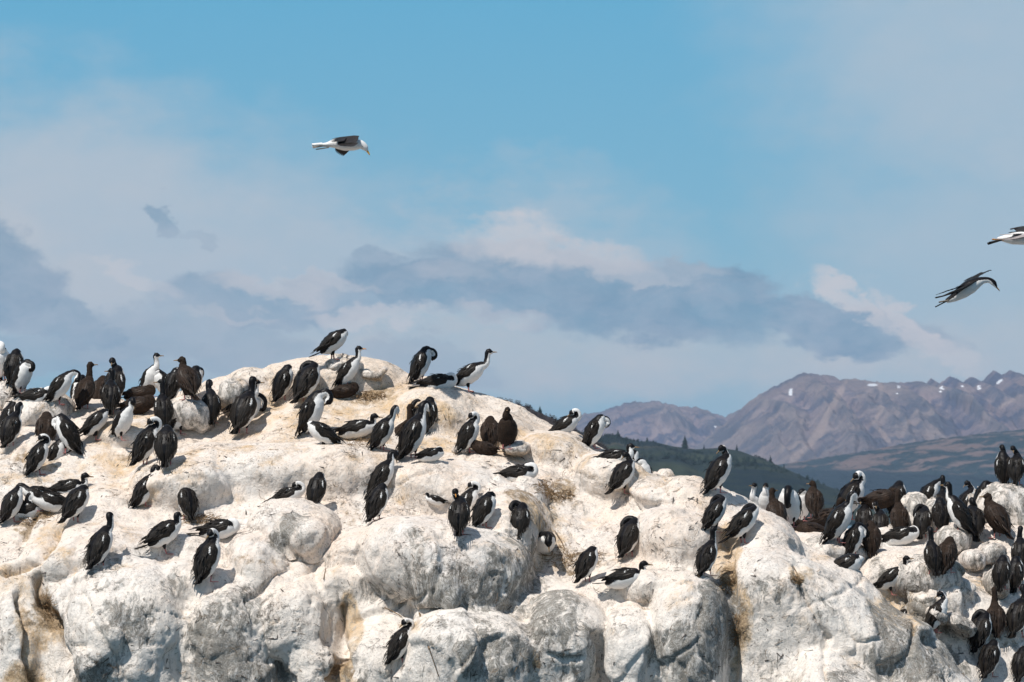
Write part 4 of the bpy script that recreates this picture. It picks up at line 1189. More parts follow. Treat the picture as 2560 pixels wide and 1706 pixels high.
    tl = min(.185, max(.10, (R0.z + 0.012) / max(math.sin(ta), .05))) if ta > .15 else .16
    parts = []
    for k in range(-3, 4):
        e = R0 + td * (tl * (1 - .03 * abs(k))) + lf * (k * .0135 * (1 + rng.uniform(-.1, .2)))
        parts.append(blade(R0 + lf * k * .006, e, .012, .0175, .0035, up_ + Vector((0, k * .12, 0))))
    v, f = join(parts)
    mesh_obj('tail', v, f, MW, root, attrs={'wu': [.8] * len(v), 'wv': [(i % 9) / 9 for i in range(len(v))], 'white': [0] * len(v), 'wid': [seed % 13] * len(v)})
    # bill, eye
    bt_, dd = pts[-1], Ds[-1]; B0 = Vector(bt_) - bd * .008; dv = Vector(dd); lv = bd.cross(dv).normalized(); dv = lv.cross(bd).normalized()
    bl = .060
    bv_, bf = [], []
    for i, (t_, w_, d_, dr) in enumerate(((0, .0105, .0125, 0), (.3, .0075, .0085, 0), (.7, .0052, .0058, .001), (.92, .0048, .006, .000), (1.0, .002, .003, -.006))):
        for k in range(8):
            an = k * math.pi / 4
            bv_.append(B0 + bd * (bl * t_) + lv * (w_ * math.cos(an)) + dv * (d_ * math.sin(an) + dr))
    for i in range(4):
        for k in range(8):
            bf.append((i * 8 + k, i * 8 + (k + 1) % 8, i * 8 + 8 + (k + 1) % 8, i * 8 + 8 + k))
    bf += [tuple(range(32, 40)), tuple(range(7, -1, -1))]
    mesh_obj('bill', bv_, bf, M_BILLO if bill == 'orange' else M_BILL, root)
    for sd in (1, -1):
        ec = hd + bd * .010 + lv * (sd * .0345) + dv * .008
        eo = mesh_obj('eye', *ball(ec, .0062, 5), M_EYE, root)
    # thighs and webbed feet
    for sd in (1, -1):
        if low and th < 20:
            continue
        hip = C - a * .055 - nrm * .035 + lf * sd * .042
        kn = Vector((hip.x * .35 + .004, sd * .043, min(.072, hip.z * .6)))
        ax = kn - hip; L_ = ax.length; ax.normalize(); s2 = ax.cross(lf).normalized(); s3 = ax.cross(s2)
        tv, tf = [], []
        for i, (t_, r_) in enumerate(((-.15, .018), (.15, .036), (.55, .031), (.9, .019), (1.12, .010))):
            for k in range(10):
                an = 2 * math.pi * k / 10
                tv.append(hip + ax * (L_ * t_) + s2 * r_ * math.cos(an) + s3 * r_ * .85 * math.sin(an))
        for i in range(4):
            for k in range(10):
                tf.append((i * 10 + k, i * 10 + (k + 1) % 10, i * 10 + 10 + (k + 1) % 10, i * 10 + 10 + k))
        tf.append(tuple(range(40, 50)))
        if not legs:
            continue
        mesh_obj('thigh', tv, tf, MB, root, attrs={'white': [0] * len(tv)})
        hx = .012 + rng.uniform(-.01, .018)
        heel = Vector((hx - .010, sd * .045, .012))
        lv_, lf_ = blade(kn, heel, .0085, .0085, .0085, fw, 0, 4)
        toes = [heel + Vector((.072 * math.cos(q), sd * .01 + .072 * math.sin(q), -.010)) for q in (rad(-28), rad(2), rad(30))]
        wv_ = [heel + Vector((-.012, 0, -.006)), toes[0], heel + (toes[0] + toes[1]) * .5 - heel * 1.0 + Vector((-.008, 0, 0)), toes[1], heel + (toes[1] + toes[2]) * .5 - heel * 1.0 + Vector((-.008, 0, 0)), toes[2]]
        top_ = [p + Vector((0, 0, .007)) for p in wv_]
        wf_ = [(0, 5, 4, 3, 2, 1), (6, 7, 8, 9, 10, 11)] + [(i, (i + 1) % 6, 6 + (i + 1) % 6, 6 + i) for i in range(6)]
        v, f = join([(lv_, lf_), (wv_ + top_, wf_)])
        mesh_obj('leg', v, f, M_LEG, root)
    # size from the standing height seen in the photo
    vz = V[:, 2].max()
    k = pos.y / 10000.0
    sc = H * k / vz
    sc = min(max(sc, .78), 1.16) if not (low and th < 25) else min(max(sc, .86), 1.2)
    if smin: sc = max(smin, H * k / vz)
    if hidden:
        pos = pos - Vector((0, 0, sc * vz - H * k))   # standing lower behind what hides its feet
    root.scale = (sc, sc, sc); root.location = pos
    root.rotation_euler = (rad(roll + rng.uniform(-4, 4)), 0, rad(yaw + rng.uniform(-5, 5)))
    return root, sc

# ---------------------------------------------------------------- the colony
# foot x, foot y, standing height in photo px, yaw, pose, kind, label, extras
A_, J_ = 'adult', 'juvenile'
FLOCK = [
    (3, 950, 70, 285, 'back', A_, 'white chested cormorant cut off by the left edge, topmost there', {}),
    (32, 957, 62, 80, 'tuck', A_, 'dark cormorant back squeezed between the two leftmost skyline birds', {}),
    (56, 984, 80, 330, 'curl', A_, 'cormorant on the far left boulder, black neck hanging down its white belly', {'side': -1}),
    (88, 992, 28, 0, 'rest', A_, 'black cormorant lying flat in the gap between the leftmost skyline boulders', {'push': .3}),
    (148, 1012, 82, 12, 'arch', A_, 'cormorant at the left skyline arching its neck down to preen its white breast', {'th': 52}),
    (202, 1000, 64, 300, 'tuck', A_, 'white bellied cormorant mostly hidden behind the brown juvenile looking right', {'push': .45}),
    (212, 1023, 120, 62, 'tall', J_, 'brown juvenile on the left skyline, head raised and bill pointing right', {'hy': -58}),
    (252, 1003, 66, 80, 'tuck', J_, 'brown juvenile back wedged between the two upright birds of the left skyline', {'push': .4}),
    (288, 1010, 118, 70, 'backb', A_, 'cormorant standing behind, its dark head bent down over a white throat, left skyline', {'push': .5, 'th': 66}),
    (275, 1036, 118, 92, 'up', A_, 'glossy black cormorant seen from behind with its head leaning left, left skyline', {'hy': 60, 'side': 1}),
    (345, 998, 38, 0, 'rest', J_, 'brown juvenile crouched low behind the one lying on bare rock, left skyline', {'push': .5, 'smin': .72}),
    (340, 1034, 49, 8, 'rest', J_, 'brown juvenile lying on bare rock right of the glossy black back', {'smin': .78}),
    (377, 992, 110, 305, 'up', A_, 'cormorant facing the camera, white front and dark turned head on the left skyline', {'push': .35, 'hy': 50}),
    (410, 988, 68, 200, 'tuck', A_, 'white shouldered cormorant half hidden left of the headless looking black back', {'push': .6}),
    (430, 1000, 84, 62, 'tuck', A_, 'cormorant with hidden head and white flank stripe beside the big brown juvenile', {'push': .1}),
    (470, 1000, 112, 118, 'short', J_, 'big brown juvenile with bill pointing left at the right end of the left group', {'hy': 60, 'th': 50}),
    (480, 992, 80, 60, 'curl', A_, 'dark arched head and white cheek peeping over the big brown juvenile', {'push': .45}),
    (411, 1070, 120, 96, 'tall', A_, 'slim dark necked cormorant below the left skyline group, bill pointing left', {'hy': 75, 'th': 66}),
    (452, 1086, 66, 8, 'tuck', A_, 'cormorant leaning right with hidden head and broad white breast', {'th': 44}),
    (530, 1058, 68, 95, 'look', A_, 'small black cormorant alone beside a grey boulder, bill dipped to the left', {'hy': 90}),
    (607, 1084, 146, 68, 'up', A_, 'tall black cormorant seen from behind with its tail fanned on the shelf edge', {'hy': 0}),
    (606, 1046, 86, 5, 'up', A_, 'cormorant looking right from behind the tall black one, wing drooping at its left', {'push': .55, 'th': 30}),
    (625, 1052, 72, 5, 'down', A_, 'cormorant with its black neck looped down like a hook', {'push': .3}),
    (577, 975, 32, 60, 'tuck', A_, 'sliver of a black cormorant behind the left edge of the crest knoll', {'push': .75, 'keep': 1}),
    (24, 1118, 116, 62, 'look', A_, 'cormorant at the left edge with its blue black head bent to the right', {'hy': -62}),
    (22, 1066, 86, 30, 'look', A_, 'black headed cormorant just behind the blue black one at the left edge', {'push': .4}),
    (118, 1122, 95, 88, 'tuck', J_, 'downy brown juvenile bundle with hidden head, left of the bird facing left', {'push': .25}),
    (170, 1134, 102, 152, 'curl', A_, 'cormorant facing left with white belly, its tail slanting to the right', {}),
    (94, 1187, 102, 38, 'back', A_, 'cormorant below the downy brown bundle, head laid back over its left shoulder', {}),
    (136, 1158, 64, 5, 'down', A_, 'black and white cormorant bending down between the downy bundle and its neighbour', {'push': .25}),
    (238, 1101, 78, 18, 'tuck', A_, 'plump cormorant with buried head and white flank, left group lower row', {'th': 50}),
    (308, 1101, 62, 330, 'look', A_, 'small cormorant facing half left with white throat and lowered bill', {}),
    (362, 1162, 122, 28, 'back', A_, 'cormorant with its black head turned back and a long white flank', {}),
    (416, 1166, 106, 88, 'tuck', A_, 'ruffled black cormorant standing close to the right of the one with turned head', {}),
    (30, 1306, 88, 28, 'tuck', A_, 'cormorant at the left edge above the ochre cleft, head hidden, white flank', {}),
    (62, 1296, 46, 10, 'restdown', A_, 'dark neck and bill stretched down behind the left edge bird', {'push': .3}),
    (165, 1242, 62, 10, 'restup', A_, 'cormorant sitting behind the broad backed one, black head with bill held low', {'push': .15}),
    (108, 1277, 55, 182, 'arch', A_, 'sitting cormorant with black neck curled round its white throat', {'low': True, 'th': 20}),
    (134, 1280, 38, 185, 'arch', A_, 'small curled black head beside the broad backed cormorant', {'low': True, 'th': 14}),
    (188, 1306, 96, 48, 'tuck', A_, 'broad backed cormorant without visible head casting a long shadow on pale rock', {'th': 52}),
    (360, 1266, 106, 30, 'look', A_, 'lone brown backed cormorant upright above the pale shelf, bill lowered', {'th': 58, 'low': True}),
    (250, 1421, 142, 50, 'up', A_, 'upright cormorant above the big lower left block, one pale foot behind it', {'hy': 30}),
    (408, 1386, 108, 32, 'short', A_, 'cormorant leaning forward with spread tail, middle of three on the lower left shelf', {'th': 38, 'hy': 10}),
    (468, 1299, 82, 112, 'tuck', A_, 'dark cormorant with parted wings in the hollow behind the lower left shelf', {}),
    (545, 1346, 50, 2, 'rest', A_, 'cormorant lying with black head down just behind the large one preening its back', {}),
    (520, 1456, 136, 42, 'back', A_, 'large cormorant preening its back on the brow of the lower left block', {}),
    (715, 1262, 60, 12, 'back', A_, 'cormorant partly behind the rounded boulder, tail trailing left', {'th': 26, 'push': .5}),
    (790, 1264, 86, 72, 'tuck', A_, 'oval dark cormorant with no head in view behind the rounded boulder', {'push': .2}),
    (952, 1245, 122, 32, 'look', A_, 'tall cormorant with white throat directly behind another on the middle shelf', {'push': .4}),
    (940, 1302, 96, 48, 'tuck', A_, 'dark feathered cormorant with hidden head and long pointed tail, front of the middle pair', {}),
    (832, 899, 79, 14, 'tuck', A_, 'headless looking cormorant with white breast standing on the very summit', {'th': 42}),
    (868, 968, 97, 2, 'up', A_, 'white fronted cormorant below the summit looking right with an orange bill', {'th': 50, 'bill': 'orange', 'low': True}),
    (858, 994, 40, 5, 'rest', J_, 'brown chick huddled under the orange billed cormorant', {'smin': .5}),
    (705, 1001, 92, 38, 'tuck', A_, 'left one of a black pair under the summit, white dashes on its shoulder', {}),
    (765, 1007, 108, 50, 'side', A_, 'right one of the black pair under the summit, neck arched to the left', {}),
    (777, 1086, 116, 10, 'arch', A_, 'cormorant on long pink legs arching to preen its breast, edge of the pale shelf', {'th': 62}),
    (808, 1113, 62, 172, 'tuck', A_, 'dark back slanting down to the right behind the pink legged cormorant', {'th': 40, 'push': .1}),
    (890, 1096, 55, 2, 'restup', A_, 'cormorant lying on its straw nest with head up, centre of the upper slope', {}),
    (955, 1126, 112, 20, 'look', A_, 'slender cormorant with orange bill pointing down its breast', {'bill': 'orange'}),
    (1005, 1100, 93, 40, 'tall', J_, 'brown juvenile neck and head looking right between the two bowed cormorants', {'hy': -35, 'push': .15}),
    (1050, 1080, 84, 78, 'side', A_, 'cormorant at the back of the upper trio, head curled to its left', {'push': .45}),
    (1072, 1078, 88, 72, 'tuck', A_, 'rounded dark cormorant back with shoulder dashes at the right of the upper trio', {'push': .2}),
    (1032, 1147, 149, 34, 'look', A_, 'biggest cormorant of the upper slope, neck bowed to a white throat', {}),
    (1074, 1153, 38, 15, 'rest', A_, 'small dark cormorant lying at the feet of the biggest upper one', {'smin': .6}),
    (1052, 955, 92, 22, 'curl', A_, 'cormorant on the crest with its black head balled against its breast', {}),
    (1092, 970, 40, 2, 'rest', A_, 'cormorant lying on the crest between the balled one and the one looking right', {'push': .1}),
    (1172, 980, 110, 0, 'lean', A_, 'rightmost crest cormorant leaning forward and looking right against the sky', {}),
    (1170, 1131, 99, 24, 'back', A_, 'cormorant with a bold white neck loop beside the brown juveniles', {}),
    (1226, 1108, 70, 95, 'tuck', J_, 'brown juvenile without head showing right behind the white neck loop', {'push': .25}),
    (1213, 1137, 36, 180, 'rest', J_, 'brown juvenile lying at the feet of the white necked cormorant', {'smin': .6}),
    (1266, 1122, 90, 268, 'short', J_, 'downy brown juvenile standing alone with lowered face, right of the others', {'th': 70}),
    (1290, 1203, 48, 3, 'rest', A_, 'black cormorant lying with white dashes, behind the pale shelf right of centre', {'push': .15}),
    (1165, 1292, 90, 20, 'back', A_, 'white breasted cormorant behind the blue headed one', {'push': .35}),
    (1090, 1262, 24, 180, 'restup', A_, 'low black and white head poking out left of the blue headed cormorant', {'push': .3, 'smin': .42}),
    (1148, 1338, 118, 82, 'backb', A_, 'blue headed cormorant with a yellow bill preening, standing on the big dome', {'bill': 'orange', 'hy': 0}),
    (1210, 1319, 72, 28, 'tuck', A_, 'reddish brown backed cormorant with white flank on the big dome', {}),
    (1298, 1345, 95, 72, 'side', A_, 'cormorant half sunk behind the dome, black neck arched left round a white throat', {'push': .25}),
    (1360, 1385, 58, 278, 'restdown', A_, 'cormorant lying towards the camera with its bill on the ground', {}),
    (1410, 1080, 60, 14, 'back', A_, 'white necked cormorant behind the ridge, leftmost of those against the violet range', {'push': .2, 'th': 40}),
    (1484, 1122, 70, 12, 'curl', A_, 'cormorant on the ridge preening with a black ball of a head, before the violet range', {}),
    (1530, 1147, 40, 2, 'restup', A_, 'cormorant lying on the sloping ridge with its black cap against the wood', {'push': .1}),
    (1567, 1153, 30, 30, 'tuck', A_, 'tiny black and white patch of a bird behind the sloping ridge', {'push': .5}),
    (1556, 1234, 106, 40, 'backb', A_, 'black cormorant with turned head standing on the ridge left of the rock knob', {'th': 48}),
    (1608, 1178, 34, 255, 'tuck', A_, 'white patch of a cormorant behind the shoulder of the black one by the rock knob', {'push': .5}),
    (1795, 1233, 122, 30, 'backb', A_, 'cormorant standing clear on the ridge against the wooded hill, head turned back', {}),
    (1785, 1331, 90, 30, 'side', A_, 'cormorant digging its head under the left wing, left of the preening pair', {'th': 50}),
    (1857, 1359, 103, 26, 'side', A_, 'cormorant with pink legs preening its left side, right of the preening pair', {'th': 48}),
    (1768, 1440, 112, 46, 'up', A_, 'scruffy black cormorant standing over the grey lobe below the preening pair', {'hy': -20}),
    (1888, 1272, 66, 250, 'up', A_, 'leftmost of the right ledge group, white front and head to the left', {'push': 1.6, 'hy': -30}),
    (1915, 1282, 76, 255, 'short', A_, 'dark headed cormorant second from the left in the right ledge group', {'push': 1.6}),
    (1944, 1312, 94, 100, 'up', J_, 'brown juvenile with drooping head at the left end of the right ledge group', {'push': 1.2, 'hy': -60}),
    (1975, 1318, 106, 262, 'down', A_, 'cormorant facing the camera with its white neck knotted downwards', {'push': 1.1}),
    (2003, 1298, 78, 262, 'tuck', A_, 'white belly of a cormorant tucked behind the knotted neck one', {'push': 1.9}),
    (2035, 1295, 95, 100, 'short', J_, 'mottled brown juvenile facing away beside the knotted neck cormorant', {'push': 1.7, 'hy': 50}),
    (2062, 1318, 76, 20, 'up', J_, 'brown juvenile with its bill open to the right above the lying birds', {'push': 1.0, 'th': 20, 'low': True}),
    (2028, 1343, 46, 182, 'rest', J_, 'dark bird lying with a white breast patch at the rim of the right slab', {'push': .6}),
    (2124, 1300, 124, 28, 'back', A_, 'cormorant with bright white neck rising above the others before the moorland', {'push': 1.6}),
    (2095, 1357, 130, 8, 'look', A_, 'white fronted cormorant with red feet on the edge of the right slab', {}),
    (2162, 1320, 78, 78, 'backb', A_, 'black and white cormorant with head left, right of the white fronted one', {'push': .9}),
    (2200, 1338, 86, 80, 'backb', A_, 'rounded black back in the middle of the right ledge group', {'push': .4}),
    (2200, 1270, 52, 5, 'rest', J_, 'brown juvenile lying across the back of the right ledge group', {'push': 1.2}),
    (2242, 1292, 92, 58, 'curl', A_, 'cormorant with white nape behind the brown juvenile of the ledge centre', {'push': .9}),
    (2250, 1339, 90, 88, 'tall', J_, 'upright brown juvenile seen from behind in the centre of the right ledge', {'hy': 0}),
    (2134, 1392, 78, 30, 'down', A_, 'dark cormorant bowing low below the white fronted one with red feet', {}),
    (2180, 1388, 72, 90, 'curl', J_, 'brown juvenile bundle joined to the bowing cormorant', {}),
    (2248, 1363, 32, 2, 'rest', A_, 'black cormorant lying flat with its tail to the left on the right ledge', {}),
    (2318, 1252, 58, 12, 'arch', A_, 'cormorant showing an arched neck over the pale boulder on the right skyline', {'push': 1.6}),
    (2353, 1290, 104, 92, 'tall', A_, 'straight black neck like a post on the right skyline', {'push': 1.0}),
    (2306, 1346, 82, 70, 'side', A_, 'hunched black cormorant with yellow bill mark, left part of the dense right cluster', {}),
    (2350, 1330, 88, 98, 'tuck', A_, 'black cormorant in the middle of the dense right cluster', {'push': .3}),
    (2400, 1333, 130, 150, 'up', A_, 'upright cormorant facing left with a long white throat line', {'push': .1}),
    (2414, 1300, 100, 30, 'backb', A_, 'cormorant with turned black head and white nape behind the long throated one', {'push': .9}),
    (2434, 1352, 110, 92, 'short', A_, 'dark cormorant between the long throated one and the brown juvenile on the right', {}),
    (2493, 1346, 116, 128, 'short', J_, 'brown juvenile in profile to the left below the grey skyline boulder', {'hy': 50}),
    (2455, 1240, 40, 20, 'curl', A_, 'dark head just showing left of the grey skyline boulder', {'push': .5}),
    (2508, 1208, 98, 92, 'short', A_, 'slim dark cormorant on top of the grey skyline boulder', {'th': 72}),
    (2541, 1212, 90, 80, 'backb', A_, 'cormorant with white dashes on top of the grey boulder at the right edge', {}),
    (2332, 1436, 112, 98, 'tall', A_, 'dark cormorant from behind with stretched neck and tail hanging over the tan rock', {}),
    (2370, 1432, 92, 60, 'down', J_, 'dark brown bird drooping its head to the right beside the stretched neck one', {}),
    (2550, 1426, 108, 80, 'up', A_, 'black cormorant cut by the right edge above the hollow', {}),
    (2228, 1488, 100, 0, 'up', A_, 'clean black and white cormorant walking right below the ledge group', {'th': 38}),
    (2340, 1546, 70, 10, 'backb', A_, 'cormorant with white breast behind the ridge below the walking one', {'push': .1}),
    (2258, 1532, 24, 30, 'tuck', A_, 'dark hump of a bird just over the front ridge', {'push': .2}),
    (2505, 1474, 72, 70, 'tuck', A_, 'oval black back right of the tan boulders, left one of a touching pair', {}),
    (2540, 1476, 72, 60, 'curl', A_, 'black cormorant touching the oval back, right one of the pair', {}),
    (2490, 1591, 118, 90, 'tall', J_, 'bottle shaped brown juvenile in the lower right hollow', {}),
    (2546, 1592, 132, 60, 'up', A_, 'tall black cormorant at the right edge beside the bottle shaped juvenile', {'hy': -30}),
    (2450, 1627, 104, 50, 'side', A_, 'cormorant preening its side in the lower right hollow', {}),
    (2474, 1692, 94, 48, 'tuck', A_, 'round backed cormorant lowest but one in the right hollow', {}),
    (2556, 1702, 76, 60, 'tuck', A_, 'brown black bird in the bottom right corner', {}),
    (2112, 1427, 44, 8, 'tuck', A_, 'cormorant with only a white breast bulge and dark back over the front ridge', {'push': .15, 'th': 26, 'low': True}),
    (1000, 1658, 113, 26, 'back', A_, 'lone cormorant in the bottom centre standing before the shadowed overhang', {}),
    (1468, 1455, 82, 42, 'tuck', A_, 'cormorant with hidden head and splayed tail on the flat beside the lying one', {'th': 56}),
    (1560, 1470, 53, 2, 'restup', A_, 'cormorant lying on the flat with white breast and closed black wings', {}),
    (1572, 1392, 104, 42, 'side', A_, 'cormorant with neck bent left round a white throat above the lying one', {}),
]
OBST = []
placed = []
for i, (fx, fy, Hh, yaw, pose, kind, label, ex) in enumerate(FLOCK):
    loc, no, k = spot(fx, fy)
    push = ex.get('push', 0.0)
    if k and k < 100:
        loc = at(fx, fy, loc.y)
    if push:
        # step back towards the camera until the part of the bird that the photo shows is clear of the rock
        base_y = loc.y
        while push > 0.02 and not ex.get('keep'):
            ok = True
            for fr in (0.40, 0.62, 0.92):
                h = hit(fx, fy - Hh * fr)
                if h is not None and h[1].y < base_y + push - 0.02:
                    ok = False
            if ok: break
            push -= 0.05
        push = max(push, 0.0)
        loc = at(fx, fy, base_y + push)
    kw = {q: ex[q] for q in ('hy', 'side', 'th', 'low', 'bill', 'smin') if q in ex}
    r, sc = cormorant(loc - Vector((0, 0, 0.004)), Hh, yaw, pose, label, 'cormorants of the colony', kind, seed=i + 1, hidden=push > .05, **kw)
    placed.append((i, fx, fy, round(loc.y, 2), round(sc, 2), k))
print('BIRDS', len(FLOCK), 'odd', [p for p in placed if p[4] > 1.35 or p[4] < .7 or p[5] > 6])

# ---------------------------------------------------------------- birds in the air
def spread_wing(root, name, base_pts, tip, mat, chord, n_prim=9, droop=0.0, parent_attrs=None, thick=.008):
    """An open wing: an arm skin from the shoulder chord out to the wrist, then separate long flight feathers."""
    le0, te0 = Vector(base_pts[0]), Vector(base_pts[1])
    tip = Vector(tip); span = tip - le0
    back = (te0 - le0).normalized()
    up = span.cross(back).normalized()
    parts = []
    V, F = [], []
    nu = 12
    for i in range(nu):
        t = i / (nu - 1) * .62
        ch = chord * (1 - .18 * t)
        le = le0 + span * t + up * (.16 * math.sin(t * 2.6) * span.length * .35)
        for j, (c_, h_) in enumerate(((0, 0), (.25, .020), (.6, .014), (1, 0), (.6, -.004), (.25, -.008))):
            V.append(le + back * (ch * c_) + up * h_)
    for i in range(nu - 1):
        for j in range(6):
            F.append((i * 6 + j, i * 6 + (j + 1) % 6, i * 6 + 6 + (j + 1) % 6, i * 6 + 6 + j))
    F += [tuple(range(5, -1, -1)), tuple(range((nu - 1) * 6, nu * 6))]
    parts.append((V, F))
    n_prim += 3
    wr = V[(nu - 1) * 6]
    for k in range(n_prim):
        f = k / (n_prim - 1)
        d = (span.normalized() * (1 - f * .85) + back * (.12 + f * 1.0)).normalized()
        st_ = wr - span * (.02 + .10 * f) + back * (chord * .25 * f)
        parts.append(blade(st_, st_ + d * (span.length * (.50 - .22 * f)) + up * (-.02 * k * droop), .027, .015, .0025, up, bend=.01))
    for k in range(10):
        t = .05 + .055 * k
        st_ = le0 + span * t + back * chord * .6 + up * .002 * (k % 2)
        parts.append(blade(st_, st_ + (back + span.normalized() * .12).normalized() * chord * (.58 + .05 * (k % 3)), .028, .018, .002, up))
    v, f = join(parts)
    nV = len(v)
    return mesh_obj(name, v, f, mat, root, smooth=False, attrs={'wu': [.7] * nV, 'wv': [(i % 11) / 11 for i in range(nV)], 'white': [0] * nV, 'wid': [1] * nV})


M_GW = wing_mat('gull_wing', (0.013, 0.011, 0.0105), (0.030, 0.026, 0.024), False)
M_GUL2 = plain('grey_underwing', (0.36, 0.32, 0.31), 0.8)
M_GWH = plain('gull_white', (0.78, 0.77, 0.75), 0.7)


def flyer(name, label, cat, Y, ctrl, rings, mat, loc_px, group='birds in flight'):
    """Flying bird; control points are photo spots with a depth offset."""
    o = Vector(at(*loc_px, Y))
    r = bpy.data.objects.new(name, None); COL.objects.link(r); r.location = o
    tag(r, label, cat, group)
    P = [Vector(at(x, y, Y + dy)) - o for x, y, dy in ctrl]
    V, F, white, pts, T, Ds, Lt = tube(P, rings, (0, 0, 1), n=44, seg=18)
    mesh_obj('body', V, F, mat, r, attrs={'white': white})
    q = lambda x, y, dy=0.0: Vector(at(x, y, Y + dy)) - o
    return r, q, pts, T, Ds


def beak(r, b0, b1, wd, mat, hook=.006):
    ax = b1 - b0; s2 = Vector((0, 1, 0)); s3 = ax.cross(s2).normalized()
    V, F = [], []
    for i, (t, w) in enumerate(((0, 1), (.4, .8), (.8, .62), (1, .22))):
        for k in range(8):
            a = k * math.pi / 4
            V.append(b0 + ax * t + s2 * (wd * .8 * w * math.cos(a)) + s3 * (wd * w * math.sin(a)) + Vector((0, 0, -hook if t == 1 else 0)))
    for i in range(3):
        for k in range(8):
            F.append((i * 8 + k, i * 8 + (k + 1) % 8, i * 8 + 8 + (k + 1) % 8, i * 8 + 8 + k))
    F += [tuple(range(24, 32)), tuple(range(7, -1, -1))]
    mesh_obj('bill', V, F, mat, r)


# the kelp gull in the open sky
r, q, pts, T, Ds = flyer('gull', 'white gull with black wings and yellow bill hovering alone in the blue sky', 'gull', 41.0,
    [(795, 364, 0), (818, 362, 0), (840, 359, 0), (862, 361, 0), (884, 362, 0), (902, 362, 0), (913, 370, 0), (918, 378, 0)],
    [(0, .030, .012, -9), (1, .034, .024, -9), (2, .060, .054, -9), (3, .080, .068, -9), (4, .074, .062, -9), (5, .044, .046, -9), (6, .034, .034, -9), (7, .014, .014, -9)], M_GWH, (860, 361))
parts = [blade(q(806, 362) + Vector((0, k * .008, 0)), q(781, 364 + abs(k) * .5) + Vector((0, k * .022, 0)), .016, .022, .020, (0, 0, 1)) for k in range(-3, 4)]
v, f = join(parts); mesh_obj('tail', v, f, M_GWH, r)
beak(r, q(917, 376), q(924, 387), .013, M_YEL)
for sd in (-1, 1):
    mesh_obj('eye', *ball(q(907, 367) + Vector((0, sd * .032, 0)), .007, 5), M_EYE, r)
spread_wing(r, 'wing', (q(898, 340, -.03), q(852, 343, -.03)), q(884, 358, -.50), M_GW, .21)
spread_wing(r, 'wing', (q(895, 350, .06), q(850, 352, .06)), q(866, 393, .50), M_GW, .13)
mesh_obj('scapulars', *ball(q(876, 347), (.085, .060, .018), 8), M_GW, r, attrs={'wu': [.3] * 144, 'wv': [.3] * 144, 'white': [0] * 144, 'wid': [0] * 144})
v, f = join([blade(q(822, 369, s_), q(790, 374, s_), .022, .026, .006, (0, 0, 1)) for s_ in (-.03, .03)])
mesh_obj('foot', v, f, M_FEET, r)

# the second gull, leaving the frame on the right
r, q, pts, T, Ds = flyer('gull', 'pale bellied gull half out of the right edge with trailing orange legs', 'gull', 41.5,
    [(2494, 597, 0), (2512, 597, 0), (2530, 597, 0), (2552, 596, 0), (2574, 597, 0), (2592, 596, 0), (2606, 600, 0), (2614, 606, 0)],
    [(0, .024, .014, -9), (1, .044, .038, -9), (2, .066, .060, -9), (3, .082, .068, -9), (4, .074, .062, -9), (5, .046, .046, -9), (6, .034, .034, -9), (7, .014, .014, -9)], M_GWH, (2550, 596))
v, f = join([blade(q(2506, 600) + Vector((0, k * .008, 0)), q(2470, 611 - abs(k)) + Vector((0, k * .022, 0)), .014, .012, .008, (0, 0, 1)) for k in range(-3, 4)]); mesh_obj('tail', v, f, M_GW, r, attrs={'wu': [.8] * len(v), 'wv': [0] * len(v), 'white': [0] * len(v), 'wid': [0] * len(v)})
beak(r, q(2613, 604), q(2622, 612), .013, M_YEL)
for sd in (-1, 1):
    mesh_obj('eye', *ball(q(2603, 598) + Vector((0, sd * .032, 0)), .007, 5), M_EYE, r)
    lv_, lf_ = blade(q(2514, 600, sd * .03), q(2480, 599, sd * .03), .008, .014, .008, (0, 0, 1))
    mesh_obj('leg', lv_, lf_, M_BILLO, r)
spread_wing(r, 'wing', (q(2590, 582, .02), q(2540, 584, .02)), q(2512, 588, -.55), M_GUL2, .17)
spread_wing(r, 'wing', (q(2588, 580, .10), q(2548, 584, .10)), q(2562, 574, .62), M_GW, .18)

# the flying cormorant
r, q, pts, T, Ds = flyer('cormorant', 'cormorant in flight at the right, neck stretched, white belly, ragged wing feathers', 'cormorant', 40.8,
    [(2366, 753, 0), (2385, 744, 0), (2406, 730, 0), (2428, 716, 0), (2445, 706, 0), (2459, 701, 0), (2473, 701, 0), (2484, 708, 0), (2491, 718, 0)],
    [(0, .022, .022, .1), (1, .045, .045, -.1), (2, .078, .070, -.25), (3, .082, .072, -.3), (4, .056, .052, -.25), (5, .034, .034, -.1), (6, .028, .028, .05), (7, .029, .030, .4), (8, .013, .013, .4)], M_AD, (2420, 720))
beak(r, q(2489, 716), q(2499, 727), .010, M_BILL)
for sd in (-1, 1):
    mesh_obj('eye', *ball(q(2483, 710) + Vector((0, sd * .029, .006)), .006, 5), M_EYE, r)
v, f = join([blade(q(2373, 750) + Vector((0, k * .007, 0)), q(2338 + abs(k) * 2, 768 - abs(k)) + Vector((0, k * .014, 0)), .010, .010, .006, (0, 0, 1)) for k in range(-3, 4)]); mesh_obj('tail', v, f, M_AW, r, attrs={'wu': [.8] * len(v), 'wv': [0] * len(v), 'white': [0] * len(v), 'wid': [0] * len(v)})
v, f = join([blade(q(2372, 751, s_), q(2347, 756, s_), .012, .020, .008, (0, 0, 1)) for s_ in (-.04, .04)]); mesh_obj('foot', v, f, M_FEET, r)
spread_wing(r, 'wing', (q(2444, 700, -.05), q(2414, 712, -.05)), q(2350, 730, -.50), M_AW, .20, n_prim=11)
spread_wing(r, 'wing', (q(2440, 699, .05), q(2412, 710, .05)), q(2484, 683, .58), M_AW, .19, n_prim=11)

